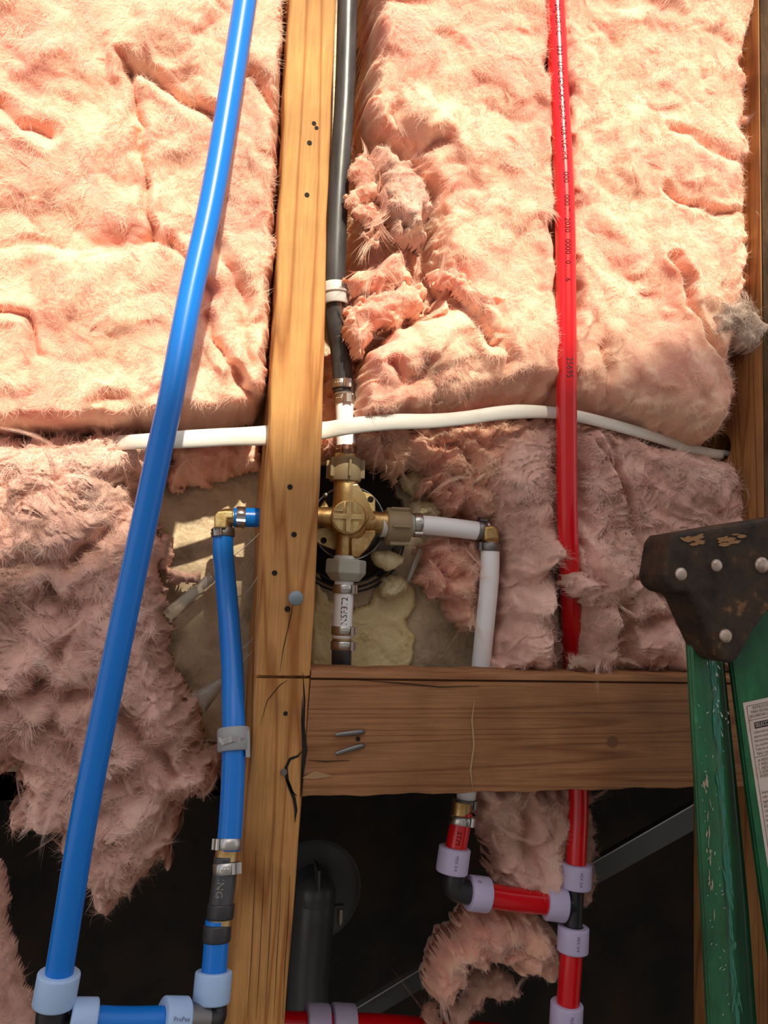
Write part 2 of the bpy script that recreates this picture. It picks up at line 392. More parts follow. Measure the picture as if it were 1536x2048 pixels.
def wool(name, label, poly, Yb, T, amps=(0.010, 0.006, 0.003, 0.001), edge=0.022, creases=(), lumps=(), seed=1,
         m=None, mf=None, dens=1.35, flen=(0.005, 0.013), ragged=0.004, step=0.0012, back=0.0, cat='insulation', fw=0.00007, aniso=0.0, lift=0.42, wisps=0, tilt=0.0, shift=0.004, group=None, front=0.35, edge2=None):
    """a torn piece of blanket: relief over an outline, with real loft, folds and loose fibres"""
    m = m or M_wool; mf = mf or M_fib
    pts = [(P(a, b, Yb-T*front).x, P(a, b, Yb-T*front).z) for a, b in poly]
    xs = [p[0] for p in pts]; zs = [p[1] for p in pts]
    nx = int((max(xs)-min(xs))/step)+5; nz = int((max(zs)-min(zs))/step)+5
    gx = min(xs)-2*step+np.arange(nx)*step; gz = min(zs)-2*step+np.arange(nz)*step
    X, Z = np.meshgrid(gx, gz)
    d = seg_dist(X, Z, pts, True); d = np.where(inside(X, Z, pts), d, -d)
    d = d + ragged*fbm(X/0.012, Z/0.012, seed+5, 3)*1.6 + ragged*0.22*vn(X/0.0035, Z/0.0035, seed+9)
    if edge2:
        xa_, xb_ = P(edge2[1], 500, 0.02).x, P(edge2[2], 500, 0.02).x; f_ = np.clip((X-xa_)/(xb_-xa_), 0, 1); edge = edge+(edge2[0]-edge)*f_*f_*(3-2*f_)
    dd = np.clip(d/edge, 0, 1); prof = np.sqrt(np.clip(1-(1-dd)**2, 0, 1))
    wx = X+0.016*fbm(X/0.06, Z/0.06, seed+1, 2)+0.004*vn(X/0.015, Z/0.015, seed+2)
    wz = Z+0.016*fbm(X/0.06+9.1, Z/0.06, seed+3, 2)+0.004*vn(X/0.015+4, Z/0.015, seed+4)
    th = aniso if aniso else 0.0
    A1, A2, A3, A4 = amps
    h = A1*(billow(wx/0.085, wz/(0.085*(1+th)), seed+11)*2.2-0.6)
    h = h + A2*(billow(wx/0.036, wz/(0.036*(1+th)), seed+12)*2.2-0.6)
    ga = 0.9*vn(X/0.11, Z/0.11, seed+50)+0.35; gu = wx*np.cos(ga)+wz*np.sin(ga); gv = -wx*np.sin(ga)+wz*np.cos(ga)
    h = h + A3*(billow(gu/0.011, gv/0.030, seed+13)*2.2-0.6)
    h = h + A4*fbm(gu/0.0028, gv/0.011, seed+14, 2)
    for (cp, wpx, amp) in creases:
        q = [(P(a, b, Yb-T).x, P(a, b, Yb-T).z) for a, b in cp]
        w = wpx*0.00036
        cd = seg_dist(wx*0.5+X*0.5, wz*0.5+Z*0.5, q)
        h = h-amp*np.exp(-(cd/w)**1.3)+amp*0.28*np.exp(-((cd-2.2*w)/(1.3*w))**2)
    for (a, b, rp, amp) in lumps:
        c = P(a, b, Yb-T); w = rp*0.00036
        h = h+amp*np.exp(-(((wx*0.6+X*0.4-c.x)**2+(wz*0.6+Z*0.4-c.z)**2)/w**2))
    hh = np.maximum(T*prof+h*np.clip(dd, 0, 1)**0.8, -T*0.0+0.0006*dd)
    if tilt: hh = hh + tilt*(Z-Z.mean())*np.clip(dd*2, 0, 1)
    Yv = Yb-hh
    k2 = np.clip(dd*1.5, 0, 1)
    Xv = X+shift*k2*fbm(X/0.02, Z/0.02, seed+21, 2); Zv = Z+shift*k2*fbm(X/0.02+7, Z/0.02, seed+22, 2)-0.25*np.clip(h, -0.02, 0.02)*k2
    ctr = 0.25*(d[:-1, :-1]+d[1:, :-1]+d[:-1, 1:]+d[1:, 1:]) > 0
    idx = np.arange(nx*nz).reshape(nz, nx)
    q = np.stack([idx[:-1, :-1], idx[:-1, 1:], idx[1:, 1:], idx[1:, :-1]], -1)[ctr]
    V = np.stack([Xv.ravel(), Yv.ravel(), Zv.ravel()], -1)
    quads = q
    if back > 0:
        V2 = V.copy(); V2[:, 1] = (Yb+back*prof+0.3*A2*fbm(X/0.02, Z/0.02, seed+77, 2)*prof).ravel()
        V = np.concatenate([V, V2]); quads = np.concatenate([q, q[:, ::-1]+nx*nz])
    used = np.unique(quads); remap = np.full(len(V), -1); remap[used] = np.arange(len(used))
    Vm = V[used]; quads = remap[quads]
    c0 = Vm.mean(0)
    root = thing(name, label, cat, (c0[0], Yb, Vm[:, 2].min()), group)
    mesh_np('wool_body', Vm, quads, None, m, root)
    TRIS[0] += 2*len(quads)
    # loose fibres
    area = len(q)*step*step*1e6; nf = int(area*dens*0.85)
    if nf > 0:
        rng = np.random.default_rng(seed)
        qi = rng.integers(0, len(q), nf); u = rng.random(nf)[:, None]; v = rng.random(nf)[:, None]
        A, B, C, D = V[q[qi, 0]], V[q[qi, 1]], V[q[qi, 2]], V[q[qi, 3]]
        p0 = (A*(1-u)+B*u)*(1-v)+(D*(1-u)+C*u)*v
        nrm = np.cross(B-A, D-A); nrm /= np.linalg.norm(nrm, axis=1)[:, None]+1e-12
        nrm *= np.where(nrm[:, 1:2] > 0, -1, 1)
        ang = 3.5*math.pi*fbm(p0[:, 0]/0.05, p0[:, 2]/0.05, seed+41, 2)+rng.normal(0, 0.8, nf)
        t = np.stack([np.cos(ang), np.zeros(nf), np.sin(ang)], -1)
        t -= nrm*(t*nrm).sum(1)[:, None]; t /= np.linalg.norm(t, axis=1)[:, None]+1e-9
        lf = rng.random(nf)**5*lift+0.03
        ln = (flen[0]+(flen[1]-flen[0])*rng.random(nf)**1.6)[:, None]
        side = np.cross(t, nrm); cu = rng.normal(0, 0.55, nf)[:, None]
        pts4 = [p0-nrm*0.0002]
        cur = p0.copy(); dr = t+nrm*lf[:, None]
        for s_ in range(2):
            dr = dr/(np.linalg.norm(dr, axis=1)[:, None]); cur = cur+dr*ln/2; pts4.append(cur.copy())
            dr = dr+side*cu*1.4-nrm*(lf[:, None]*0.8)*(rng.random(nf)[:, None])
        w0 = fw*(0.6+0.9*rng.random(nf))[:, None]
        sv = side*w0
        Vf = np.stack([pts4[0]-sv, pts4[0]+sv, pts4[1]-sv, pts4[1]+sv, pts4[2]], 1).reshape(-1, 3)
        b = (np.arange(nf)*5)[:, None]
        Q = b+[0, 1, 3, 2]; Tt = b+[2, 3, 4]
        o = mesh_np('loose_fibres', Vf, Q, Tt, mf, root, smooth=False); tag(o, kind='stuff')
        if wisps:      # combed locks of fibres that stand off the surface
            K = 30; nw = wisps; wi = rng.integers(0, nf, nw)
            c0_ = p0[wi]; tw = t[wi]; nn = nrm[wi]; sd = np.cross(tw, nn)
            Lw = (0.010+0.020*rng.random(nw))[:, None]; wd = (0.0012+0.0026*rng.random(nw))[:, None]; hk = rng.normal(0, 0.9, nw)[:, None]; up = (0.02+0.16*rng.random(nw)**2)[:, None]
            S_ = []
            off = rng.normal(0, 1.5, (nw, K)); ofn = rng.normal(0, 0.35, (nw, K)); st_ = rng.random((nw, K))*0.35; en = 0.65+0.35*rng.random((nw, K)); kk = rng.normal(0, 0.16, (nw, K))
            for j in range(5):
                f = st_+(en-st_)*j/4
                f3 = f[:, :, None]; taper = 0.35+1.1*f3*(1-f3)*2
                pos = c0_[:, None]+tw[:, None]*(Lw[:, None]*(f3-0.3))+sd[:, None]*(Lw[:, None]*(hk[:, None]+kk[:, :, None])*f3*f3)+nn[:, None]*(Lw[:, None]*up[:, None]*np.sin(f3*2.6)+0.0006)
                pos = pos+sd[:, None]*(wd[:, None]*off[:, :, None]*taper*0.5)+nn[:, None]*(wd[:, None]*ofn[:, :, None]*taper*0.5)
                S_.append(pos.reshape(-1, 3))
            m_ = nw*K; sdr = np.repeat(sd, K, 0); nnr = np.repeat(nn, K, 0); ww = (sdr*0.8+nnr*0.2)*fw*(0.7+0.7*rng.random(m_))[:, None]
            Vw = []
            for j in range(4): Vw += [S_[j]-ww, S_[j]+ww]
            Vw.append(S_[4]); Vw = np.stack(Vw, 1).reshape(-1, 3); b = (np.arange(m_)*9)[:, None]
            Qw = np.concatenate([b+[2*j, 2*j+1, 2*j+3, 2*j+2] for j in range(3)]); Tw = b+[6, 7, 8]
            o = mesh_np('wool_wisps', Vw, Qw, Tw, mf, root, smooth=False); tag(o, kind='stuff')
            TRIS[0] += 7*m_
        TRIS[0] += 3*nf
    return root

# ================================================================ SETTING
def rectwall(name, pts, m, thick=None):
    V = [Vector(p) for p in pts]; n = len(V)
    if thick is None: o = mesh(name, V, [tuple(range(n))], m)
    else: o = prism(name, V, thick, m)
    tag(o, kind='structure'); return o
rectwall('floor', [(-6, -7, 0), (6, -7, 0), (6, 0.45, 0), (-6, 0.45, 0)], M_ground, (0, 0, -0.1))
# unseen wall, added: its top edge is sloped to throw the soft shadow line
A = P(640, 858, 0) + sdir*3.6; B = P(1500, 618, 0) + sdir*3.6
e = (B-A).normalized(); A2 = A-e*2.6; B2 = B+e*2.2; B2b = B2+Vector((1.6, (e.y/e.x)*1.6, -1.2))
rectwall('wall_shade_caster', [(A2.x, A2.y, 0), A2, B2, B2b, (B2b.x, B2b.y, 0)], M_render, (0, -0.15, 0))
PB = 0.096
zb = P(700, 1585, PB).z
hc = P(696, 1046, PB); hr = PR(244, 696, 1046, PB)
def panel():
    V = []; Fc = []; n = 96
    x0, x1, z0, z1 = -0.45, 0.52, zb, 1.75
    for i in range(n):
        q = 2*math.pi*i/n; c, s_ = math.cos(q), math.sin(q)
        rr = hr*(1+0.035*math.sin(7*q+1)+0.02*math.sin(19*q)+0.015*math.sin(31*q))
        t = min(((x1-hc.x) if c > 0 else (x0-hc.x))/c if abs(c) > 1e-6 else 9, ((z1-hc.z) if s_ > 0 else (z0-hc.z))/s_ if abs(s_) > 1e-6 else 9)
        for (r_, y) in ((rr, PB+0.006), (rr*1.01, PB), (t, PB), (t, PB+0.006)):
            V.append(Vector((hc.x+c*r_, y, hc.z+s_*r_)))
    for i in range(n):
        j = (i+1) % n
        for k in range(3): Fc.append((i*4+k, i*4+k+1, j*4+k+1, j*4+k))
    o = mesh('wall_back', V, Fc, M_panel); tag(o, kind='structure')
panel()
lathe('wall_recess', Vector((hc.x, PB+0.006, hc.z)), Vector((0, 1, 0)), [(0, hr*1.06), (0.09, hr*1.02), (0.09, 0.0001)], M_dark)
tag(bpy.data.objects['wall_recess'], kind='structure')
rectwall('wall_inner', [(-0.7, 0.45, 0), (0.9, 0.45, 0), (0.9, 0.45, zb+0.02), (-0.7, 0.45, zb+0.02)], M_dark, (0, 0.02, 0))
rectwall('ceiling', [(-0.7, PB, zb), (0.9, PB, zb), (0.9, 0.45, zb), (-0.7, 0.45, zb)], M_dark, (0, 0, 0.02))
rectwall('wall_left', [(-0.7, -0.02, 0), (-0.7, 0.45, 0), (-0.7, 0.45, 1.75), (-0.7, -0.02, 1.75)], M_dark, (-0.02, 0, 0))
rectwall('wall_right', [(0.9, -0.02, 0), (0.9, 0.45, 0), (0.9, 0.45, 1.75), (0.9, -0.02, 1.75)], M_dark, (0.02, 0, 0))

# ---------------------------------------------------------------- framing
def board_v(name, rows, m, depth, label, groove=None, xw=None):
    """rows: (left px, right px, y px) on the plane Y=0, running up; extended to the ground and above"""
    secs = []
    rows = sorted(rows, key=lambda t: t[2])
    L = [(P(a, y), P(b, y)) for a, b, y in rows]
    # extend
    top = (L[0][0]+(L[0][0]-L[1][0]).normalized()*0.32, L[0][1]+(L[0][1]-L[1][1]).normalized()*0.32)
    k = -L[-1][0].z/(L[-1][0].z-L[-2][0].z); bot = []
    for i in (0, 1):
        a, b = L[-2][i], L[-1][i]; s_ = (0-b.z)/(b.z-a.z); bot.append(b+(b-a)*s_)
    L = [top]+L+[tuple(bot)]
    fine = []
    for (a0, b0), (a1, b1) in zip(L, L[1:]):
        n = max(1, int((a0-a1).length/0.02))
        for i in range(n): fine.append((a0.lerp(a1, i/n), b0.lerp(b1, i/n)))
    fine.append(L[-1])
    if groove:
        gz = P(*groove).z; out = []
        for a, b in fine:
            if abs(a.z-gz) > 0.004: out.append((a, b, 0))
        def at(z):
            for (a0, b0), (a1, b1) in zip(fine, fine[1:]):
                if a0.z >= z >= a1.z:
                    t = (a0.z-z)/(a0.z-a1.z); return a0.lerp(a1, t), b0.lerp(b1, t)
        for dz, dy in ((0.0011, 0), (0.0007, 0.006), (-0.0007, 0.006), (-0.0011, 0)):
            a, b = at(gz+dz); out.append((a, b, dy))
        fine = sorted(out, key=lambda t: -t[0].z)
    else: fine = [(a, b, 0) for a, b in fine]
    c = 0.0022
    for a, b, dy in fine:
        x0, x1, z = a.x, b.x, a.z
        wv = 0.0004*math.sin(z*61)+0.0003*math.sin(z*143)
        x0 += wv; x1 += wv*0.5
        secs.append([Vector((x0, c+dy, z)), Vector((x0+c*.35, c*.3+dy, z)), Vector((x0+c, dy, z)), Vector((x1-c, dy, z)), Vector((x1-c*.35, c*.3+dy, z)), Vector((x1, c+dy, z)),
                     Vector((x1, depth, z)), Vector((x0, depth, z))])
    o = loft(name, secs, m, smooth=True)
    return o
st = thing('wall_stud', 'tall pine stud left of centre, sunlit at its top, with the large nail in it', 'wood stud', (P(560, 1340).x, 0.04, 0))
rows = [(578, 672, 0), (560, 655, 420), (547, 650, 700), (533, 641, 960), (524, 632, 1150), (513, 622, 1345), (492, 603, 1620), (460, 570, 2048)]
sb = board_v('stud_body', rows, M_stud, 0.089, '', groove=(560, 1354))
sb.parent = st; sb.location = Vector(sb.location)-Vector(st.location)
def disc(name, px, py, rpx, m, parent, h=0.0003, Y=0.0, n=12):
    p = P(px, py, Y); r = PR(rpx*2, px, py, Y)
    return lathe(name, p+Vector((0, 0.002, 0)), Vector((0, -1, 0)), [(0, r), (0.002+h, r), (0.002+h*0.8, r*0.6), (0.002+h*.5, 0.00001)], m, parent, n=n)
for x, y, r in ((628, 247, 4.5), (633, 256, 4), (619, 286, 5), (614, 390, 5), (580, 974, 5.5), (588, 1069, 5.5), (549, 1146, 5.5), (575, 1218, 6), (571, 1427, 4.5)):
    disc('nail_hole', x, y, r, M_hole, st)
def crack(name, pts, wpx, m, parent, Y=-0.0003):
    L = [P(a, b, Y) for a, b in pts]; n = len(L); V = []
    for i, p in enumerate(L):
        a = (L[min(i+1, n-1)]-L[max(i-1, 0)]).normalized(); s_ = a.cross(Vector((0, 1, 0)))
        w = PR(wpx, *pts[i], Y)*(1-abs(2*i/(n-1)-1)**3*0.9)
        V += [p-s_*w, p+s_*w, p+Vector((0, 0.0012, 0))]
    Fc = []
    for i in range(n-1):
        a, b = i*3, i*3+3
        Fc += [(a, a+1, b+1, b), (a+1, a+2, b+2, b+1), (a+2, a, b, b+2)]
    return mesh(name, V, Fc, m, parent)
crack('knot_crack', [(604, 1502), (596, 1512), (580, 1518), (572, 1535), (575, 1560), (585, 1585), (594, 1592)], 6, M_hole, st)
crack('knot_crack', [(570, 1552), (578, 1572), (588, 1596), (592, 1620), (590, 1645)], 7, M_hole, st)
crack('split', [(605, 1395), (604, 1440), (606, 1500), (603, 1560), (601, 1594)], 4, M_hole, st)
crack('split', [(560, 1345), (566, 1300), (582, 1230), (590, 1180)], 1.6, M_old, st)
crack('split', [(520, 1450), (535, 1400), (560, 1370), (575, 1360)], 1.6, M_old, st)
for q in range(5):
    crack('split', [(512+q*17-0.06*1700*0, 1700+q*13), (508+q*17, 1800+q*13), (502+q*17, 1930), (494+q*18, 2040)], 1.3, M_old, st)
# blocking
pl = thing('blocking_board', 'brown horizontal 2x4 nailed between the stud and the right stud, sawn groove along its top', 'wood board', (P(1000, 1595).x, 0.02, P(1000, 1595).z))
def plate():
    TL, TR = P(623, 1341), P(1500, 1353); BL, BR = P(604, 1595), P(1500, 1573)
    n = 60; secs = []
    for i in range(n+1):
        t = i/n; T = TL.lerp(TR, t); B_ = BL.lerp(BR, t); gr = T.lerp(B_, 0.066); w = 0.0005*math.sin(t*37)+0.0003*math.sin(t*90)
        c = 0.002
        secs.append([Vector((T.x, 0.038, T.z+w)), Vector((T.x, c, T.z+w)), Vector((T.x, c*.2, T.z-c*.4+w)), Vector((T.x, 0, T.z-c+w)), Vector((gr.x, 0, gr.z+0.0008)), Vector((gr.x, 0.005, gr.z+0.0005)), Vector((gr.x, 0.005, gr.z-0.0006)), Vector((gr.x, 0.0003, gr.z-0.0009)),
                     Vector((B_.x, 0.0003, B_.z+c+w)), Vector((B_.x, c*.3, B_.z+c*.3+w)), Vector((B_.x, c, B_.z+w)), Vector((B_.x, 0.038, B_.z+w))])
    loft('board_body', secs, M_plate, pl, smooth=True)
plate()
crack('split', [(606, 1345), (609, 1400), (607, 1450), (612, 1500), (606, 1545), (604, 1590)], 5, M_hole, pl)
crack('split', [(720, 1360), (800, 1366), (880, 1374), (960, 1372)], 2.0, M_hole, pl)
crack('split', [(616, 1520), (650, 1523), (700, 1521)], 2, M_hole, pl)
crack('dent', [(950, 1395), (944, 1440), (948, 1490), (941, 1540), (946, 1586)], 4, mat('pale_splinters', (0.42, 0.26, 0.14), 0.9), pl)
crack('splinter', [(606, 1556), (630, 1550), (665, 1552)], 16, mat('bare_splinter', (0.38, 0.22, 0.11), 0.9), pl)
disc('nail_hole', 716, 1478, 4.5, M_hole, pl)
disc('knot', 1225, 1483, 11, mat('knot_wood', (0.16, 0.07, 0.03), 0.8), pl)
for y0, y1, lab in ((1470, 1464, 'upper'), (1508, 1492, 'lower')):
    o = tube('bent_nail', [P(671, y0, -0.0022), P(695, (y0+y1)/2, -0.0026), P(722, y1, -0.0016), P(731, y1-1, 0.004)], [0.0013, 0.0017, 0.0017, 0.0015], M_steeld, None, n=10, flat=[0.7])
    tag(o, f'rusty nail bent over flat on the brown board, {lab} one of the pair', 'nail', 'bent nails')
nl = thing('big_nail', 'large grey nail head standing proud of the stud beside the white pipe', 'nail', P(593, 1196, -0.006))
p = P(592, 1196, -0.0105); rr = PR(30, 593, 1196, -0.01)
lathe('nail_head', p, Vector((0.05, 1, -0.1)), [(0, 0.00001), (0, rr*0.82), (0.0006, rr*.97), (0.0014, rr), (0.0024, rr*.94), (0.0026, 0.0001)], mat('galvanised', (0.22, 0.27, 0.30), 0.5, 0.6), nl)
lathe('nail_shank', p+Vector((0, 0.0024, 0)), Vector((0.05, 1, -0.1)), [(0, 0.0018), (0.014, 0.0018)], M_steeld, nl, n=12)
nl = thing('small_nail', 'small dark nail head beside the split knot low on the stud', 'nail', P(569, 1546, -0.003))
lathe('nail_head', P(568, 1545, -0.004), Vector((0, 1, 0)), [(0, 0.00001), (0, 0.0019), (0.0007, 0.0023), (0.0014, 0.0021)], M_steeld, nl, n=16)
lathe('nail_shank', P(568, 1545, -0.003), Vector((0, 1, 0)), [(0, 0.001), (0.008, 0.001)], M_steeld, nl, n=10)

# right stud: left face seen; cable hole
rs = thing('wall_stud', 'pine stud at the right edge with the cable hole bored through it', 'wood stud', (P(1530, 1000).x, 0.04, 0))
xa, xb = P(1523, 700).x, P(1523, 700).x+0.036
hp = P(1462, 897, 0.045); hR = 0.0125
def rstud():
    V = []; Fc = []; n = 40
    x = xa; z0, z1, y0, y1 = 0.0, 1.72, 0.0, 0.089
    cz = P(1455, 900, 0.055).z; cy = 0.05
    # left face with hole
    for i in range(n):
        q = 2*math.pi*(i+.5)/n; c, s_ = math.cos(q), math.sin(q)
        t = min(((y1-cy) if c > 0 else (y0-cy))/c, ((z1-cz) if s_ > 0 else (z0-cz))/s_)
        V.append(Vector((x, cy+c*hR, cz+s_*hR))); V.append(Vector((x, cy+c*t, cz+s_*t)))
        V.append(Vector((x+0.03, cy+c*hR, cz+s_*hR)))
    for i in range(n):
        j = (i+1) % n
        Fc.append((i*3, i*3+1, j*3+1, j*3)); Fc.append((i*3+2, i*3, j*3, j*3+2))
    b = len(V); Fc.append(tuple(i*3+2 for i in range(n)))
    for (yy, zz) in ((y0, z0), (y1, z0), (y1, z1), (y0, z1)): V.append(Vector((x, yy, zz))); V.append(Vector((xb, yy, zz)))
    for i in range(4):
        j = (i+1) % 4; Fc.append((b+i*2, b+i*2+1, b+j*2+1, b+j*2))
    Fc.append((b+1, b+3, b+5, b+7))
    mesh('stud_body', V, Fc, M_stud2, rs)
    return Vector((x, cy, cz))
HOLE = rstud()
mesh('rough_face', [Vector((xa+0.001, -0.0015, z)) for z in (0, 1.72)]+[Vector((xb, -0.004, z)) for z in (1.72, 0)]+[Vector((xa+0.001, 0.0002, z)) for z in (0, 1.72)]+[Vector((xb, 0.0002, z)) for z in (1.72, 0)],
     [(0, 1, 2, 3), (4, 7, 6, 5), (0, 4, 5, 1), (3, 2, 6, 7), (1, 5, 6, 2), (0, 3, 7, 4)], M_old, rs)

# ================================================================ PLUMBING
def pipe(name, label, px, m, r, parent=None, n=28, Y=None, sub=8):
    pts = [P(a, b, c) for a, b, c in px]
    o = tube(name, pts, r, m, parent, n=n, sub=sub)
    if parent is None: tag(o, label, 'pipe')
    return o, pts
def ring(name, label, p0, p1, r_in, r_out, m, group=None, text=None, tm=None, cat='pipe ring', tphi=0.0):
    a = (p1-p0); L = a.length; c = min(0.0012, L*0.15)
    t = thing(name, label, cat, (p0+p1)*0.5, group)
    lathe('sleeve', p0, a, [(0, r_in), (0, r_out-c*.7), (c*.4, r_out-c*.15), (c, r_out), (L-c, r_out), (L-c*.4, r_out-c*.15), (L, r_out-c*.7), (L, r_in), (0, r_in)], m, t)
    if text:
        wrap_text(text, 0.0032, [p0, p1], r_out, tm or M_inkv, t, start=L*0.2, phi=tphi)
    return t
def clamp(label, p, a, r, ear=0.0, w=0.0065, m=None, group='steel pinch clamps', dots=True, name='pinch_clamp', me=None):
    m = m or M_steel; a = a.normalized(); _, e1, e2 = frame(a)
    t = thing(name, label, 'pipe clamp', p, group)
    lathe('band', p-a*w/2, a, [(0, r), (0, r+0.0006), (0.0005, r+0.0010), (w-0.0005, r+0.0010), (w, r+0.0006), (w, r), (0, r)], m, t)
    d = e1*math.cos(ear)+e2*math.sin(ear); tn = a.cross(d)
    # raised ear: two short legs and a dimpled bridge
    L = []
    for (u, h) in ((-0.0034, 0.0002), (-0.0033, 0.0016), (-0.0026, 0.0022), (-0.0010, 0.0016), (0.0010, 0.0016), (0.0026, 0.0022), (0.0033, 0.0016), (0.0034, 0.0002),
                   (0.0024, 0.0002), (0.0023, 0.0012), (0, 0.0007), (-0.0023, 0.0012), (-0.0024, 0.0002)):
        L.append(p-a*(w*0.48)+d*(r+0.0006+h)+tn*u)
    V = L+[q+a*w*0.96 for q in L]; n = len(L)
    outer = list(range(0, 8)); inner = [12, 11, 10, 9, 8]
    cap = [(0, 1, 11, 12), (1, 2, 3, 11), (3, 4, 10, 11), (4, 5, 9, 10)[0:4], (5, 6, 9), (6, 7, 8, 9)]
    Fc = [tuple(c) for c in cap]+[tuple(reversed([i+n for i in c])) for c in cap]+[(i, i+n, (i+1) % n+n, (i+1) % n) for i in range(n)]
    mesh('ear', V, Fc, me or m, t)
    if dots:
        for k in (0.75, 1.0, 1.25):
            q = ear-k*0.9; dd = e1*math.cos(q)+e2*math.sin(q)
            lathe('rivet_bump', p+dd*(r+0.0009), dd, [(0, 0.0008), (0.0003, 0.0007), (0.0006, 0.00001)], m, t, n=8)
    return t

R_ = 0.0079
# --- long blue pipe in front
LB = [(553, -420, -0.028), (507, -120, -0.040), (490, 0, -0.045), (458, 200, -0.052), (423, 400, -0.057), (379, 600, -0.062), (341, 800, -0.066), (319, 900, -0.067), (242, 1265, -0.065), (194, 1500, -0.063), (160, 1682, -0.063), (131, 1865, -0.062), (112, 1985, -0.062)]
rLB = PR(53, 190, 1500, -0.063)
pipe('blue_water_pipe', 'long glossy blue pipe slanting down the left side in front of the insulation', LB, M_blue, rLB)
ring('expansion_ring', 'pale blue ring around the foot of the long slanting blue pipe', P(119, 1945, -0.062), P(107, 2010, -0.062), rLB*0.98, PR(83, 113, 1980, -0.062), M_ringb, 'pale blue expansion rings')
# bottom-left manifold
EY = -0.062
def elbow(name, label, pts, r, m, cat='pipe fitting'):
    o = tube(name, pts, r, m, None, n=24, sub=8); return tag(o, label, cat)
elbow('elbow_fitting', 'black plastic elbow under the foot of the long blue pipe', [P(108, 2004, EY), P(104, 2040, EY), P(112, 2062, EY), P(135, 2066, EY+0.001), P(150, 2066, EY+0.001)], PR(62, 113, 2030, EY), M_blackp)
ring('expansion_ring', 'pale blue ring at the left end of the short level blue pipe', P(138, 2041, EY), P(191, 2041, EY+0.002), 0.0068, PR(82, 165, 2041, EY), M_ringb, 'pale blue expansion rings')
pipe('blue_water_pipe', 'short level blue pipe at the bottom left between two pale blue rings', [(160, 2043, EY), (250, 2046, -0.055), (345, 2043, -0.048)], M_blue, PR(58, 250, 2046, -0.055))
ring('expansion_ring', 'pale blue ring at the right end of the short level blue pipe', P(323, 2039, -0.05), P(372, 2039, -0.046), 0.0068, PR(82, 347, 2041, -0.048), M_ringb, 'pale blue expansion rings', text='ProPex', tm=M_inkv, tphi=0.5)
elbow('elbow_fitting', 'black elbow under the ring beside the foot of the stud', [P(372, 2040, -0.047), P(400, 2040, -0.044), P(424, 2034, -0.040), P(426, 2010, -0.036), P(427, 1996, -0.034)], PR(56, 400, 2030, -0.044), M_blackp)
tag(lathe('metal_collar', P(371, 2040, -0.047), P(410, 2040, -0.043)-P(371, 2040, -0.047), [(0, 0.0070), (0, 0.0088), (0.012, 0.0088), (0.012, 0.0070), (0, 0.0070)], M_steeld), 'grey metal collar at the bottom left, right of the level blue pipe', 'pipe fitting')
# --- blue branch beside the stud
def BY(y):
    return float(np.interp(y, [1040, 1200, 1450, 1600, 1750, 1900, 2010], [0.052, 0.045, 0.001, -0.013, -0.024, -0.032, -0.038]))
def bp(x, y): return P(x, y, BY(y))
ring('expansion_ring', 'pale blue ring low beside the left edge of the stud', bp(428, 1942), bp(422, 2006), 0.0075, PR(74, 424, 1975, BY(1975)), M_ringb, 'pale blue expansion rings')
o, pt = pipe('blue_water_pipe', 'short blue stub rising out of the ring beside the foot of the stud', [(424, 1990, BY(1990)), (430, 1920, BY(1920)), (434, 1862, BY(1862)), (436, 1840, BY(1840))], M_blue, PR(50, 430, 1920, BY(1920)))
rB = PR(48, 448, 1760, BY(1760))
tag(tube('black_water_pipe', [bp(438, 1834), bp(443, 1800), bp(448, 1760), bp(452, 1714)], rB, M_black), 'short black hose with faded letters between grey bands, left of the stud', 'pipe')
hb = bpy.data.objects['black_water_pipe']
wrap_text('ING', 0.0060, [bp(452, 1714), bp(448, 1760), bp(443, 1800), bp(438, 1834)], rB, M_inkw, None, start=0.0115, phi=-0.35)
adopt(hb)
def band(label, y0, y1, x0, x1, wpx, m):
    p0, p1 = bp(x0, y0), bp(x1, y1)
    return ring('crimp_band', label, p0, p1, PR(44, x0, y0, BY(y0)), PR(wpx, x0, y0, BY(y0)), m, 'dark crimp bands', cat='pipe clamp')
M_band = mat('dark_band', (0.055, 0.055, 0.06), 0.4, 0.5)
band('dark grey band on the blue stub beside the foot of the stud', 1848, 1884, 435, 433, 56, M_band)
band('dark grey band at the lower end of the short black hose', 1806, 1838, 443, 440, 54, M_band)
tag(lathe('brass_insert', bp(440, 1850), bp(442, 1830)-bp(440, 1850), [(0, 0.0060), (0, 0.0072), (0.008, 0.0072), (0.008, 0.006), (0, 0.006)], M_brass), 'brass insert showing between the two dark bands', 'pipe fitting')
tag(lathe('brass_insert', bp(452, 1722), bp(456, 1694)-bp(452, 1722), [(0, 0.0060), (0, 0.0072), (0.010, 0.0072), (0.010, 0.006), (0, 0.006)], M_brass), 'brass insert joining the blue pipe to the short black hose', 'pipe fitting')
bpth = [(457, 1702), (462, 1640), (466, 1560), (468, 1480), (466, 1400), (465, 1340), (458, 1240), (451, 1160), (446, 1100), (446, 1058)]
rBB = PR(45, 464, 1400, BY(1400))
pipe('blue_water_pipe', 'blue pipe running down from the brass elbow along the left side of the stud', [(a, b, BY(b)) for a, b in bpth], M_blue, rBB)
clamp('steel clamp at the lower end of the blue branch pipe, its ear to the left', bp(458, 1688), bp(458, 1688)-bp(457, 1702), rBB, ear=-1.15)
clamp('steel clamp on top of the short black hose, ear at its right', bp(453, 1737), bp(452, 1722)-bp(452, 1750), rB, ear=0.75)
clamp('steel clamp just under the left brass elbow', bp(446, 1066), bp(446, 1058)-bp(447, 1100), rBB, ear=-0.45, m=M_steeld)
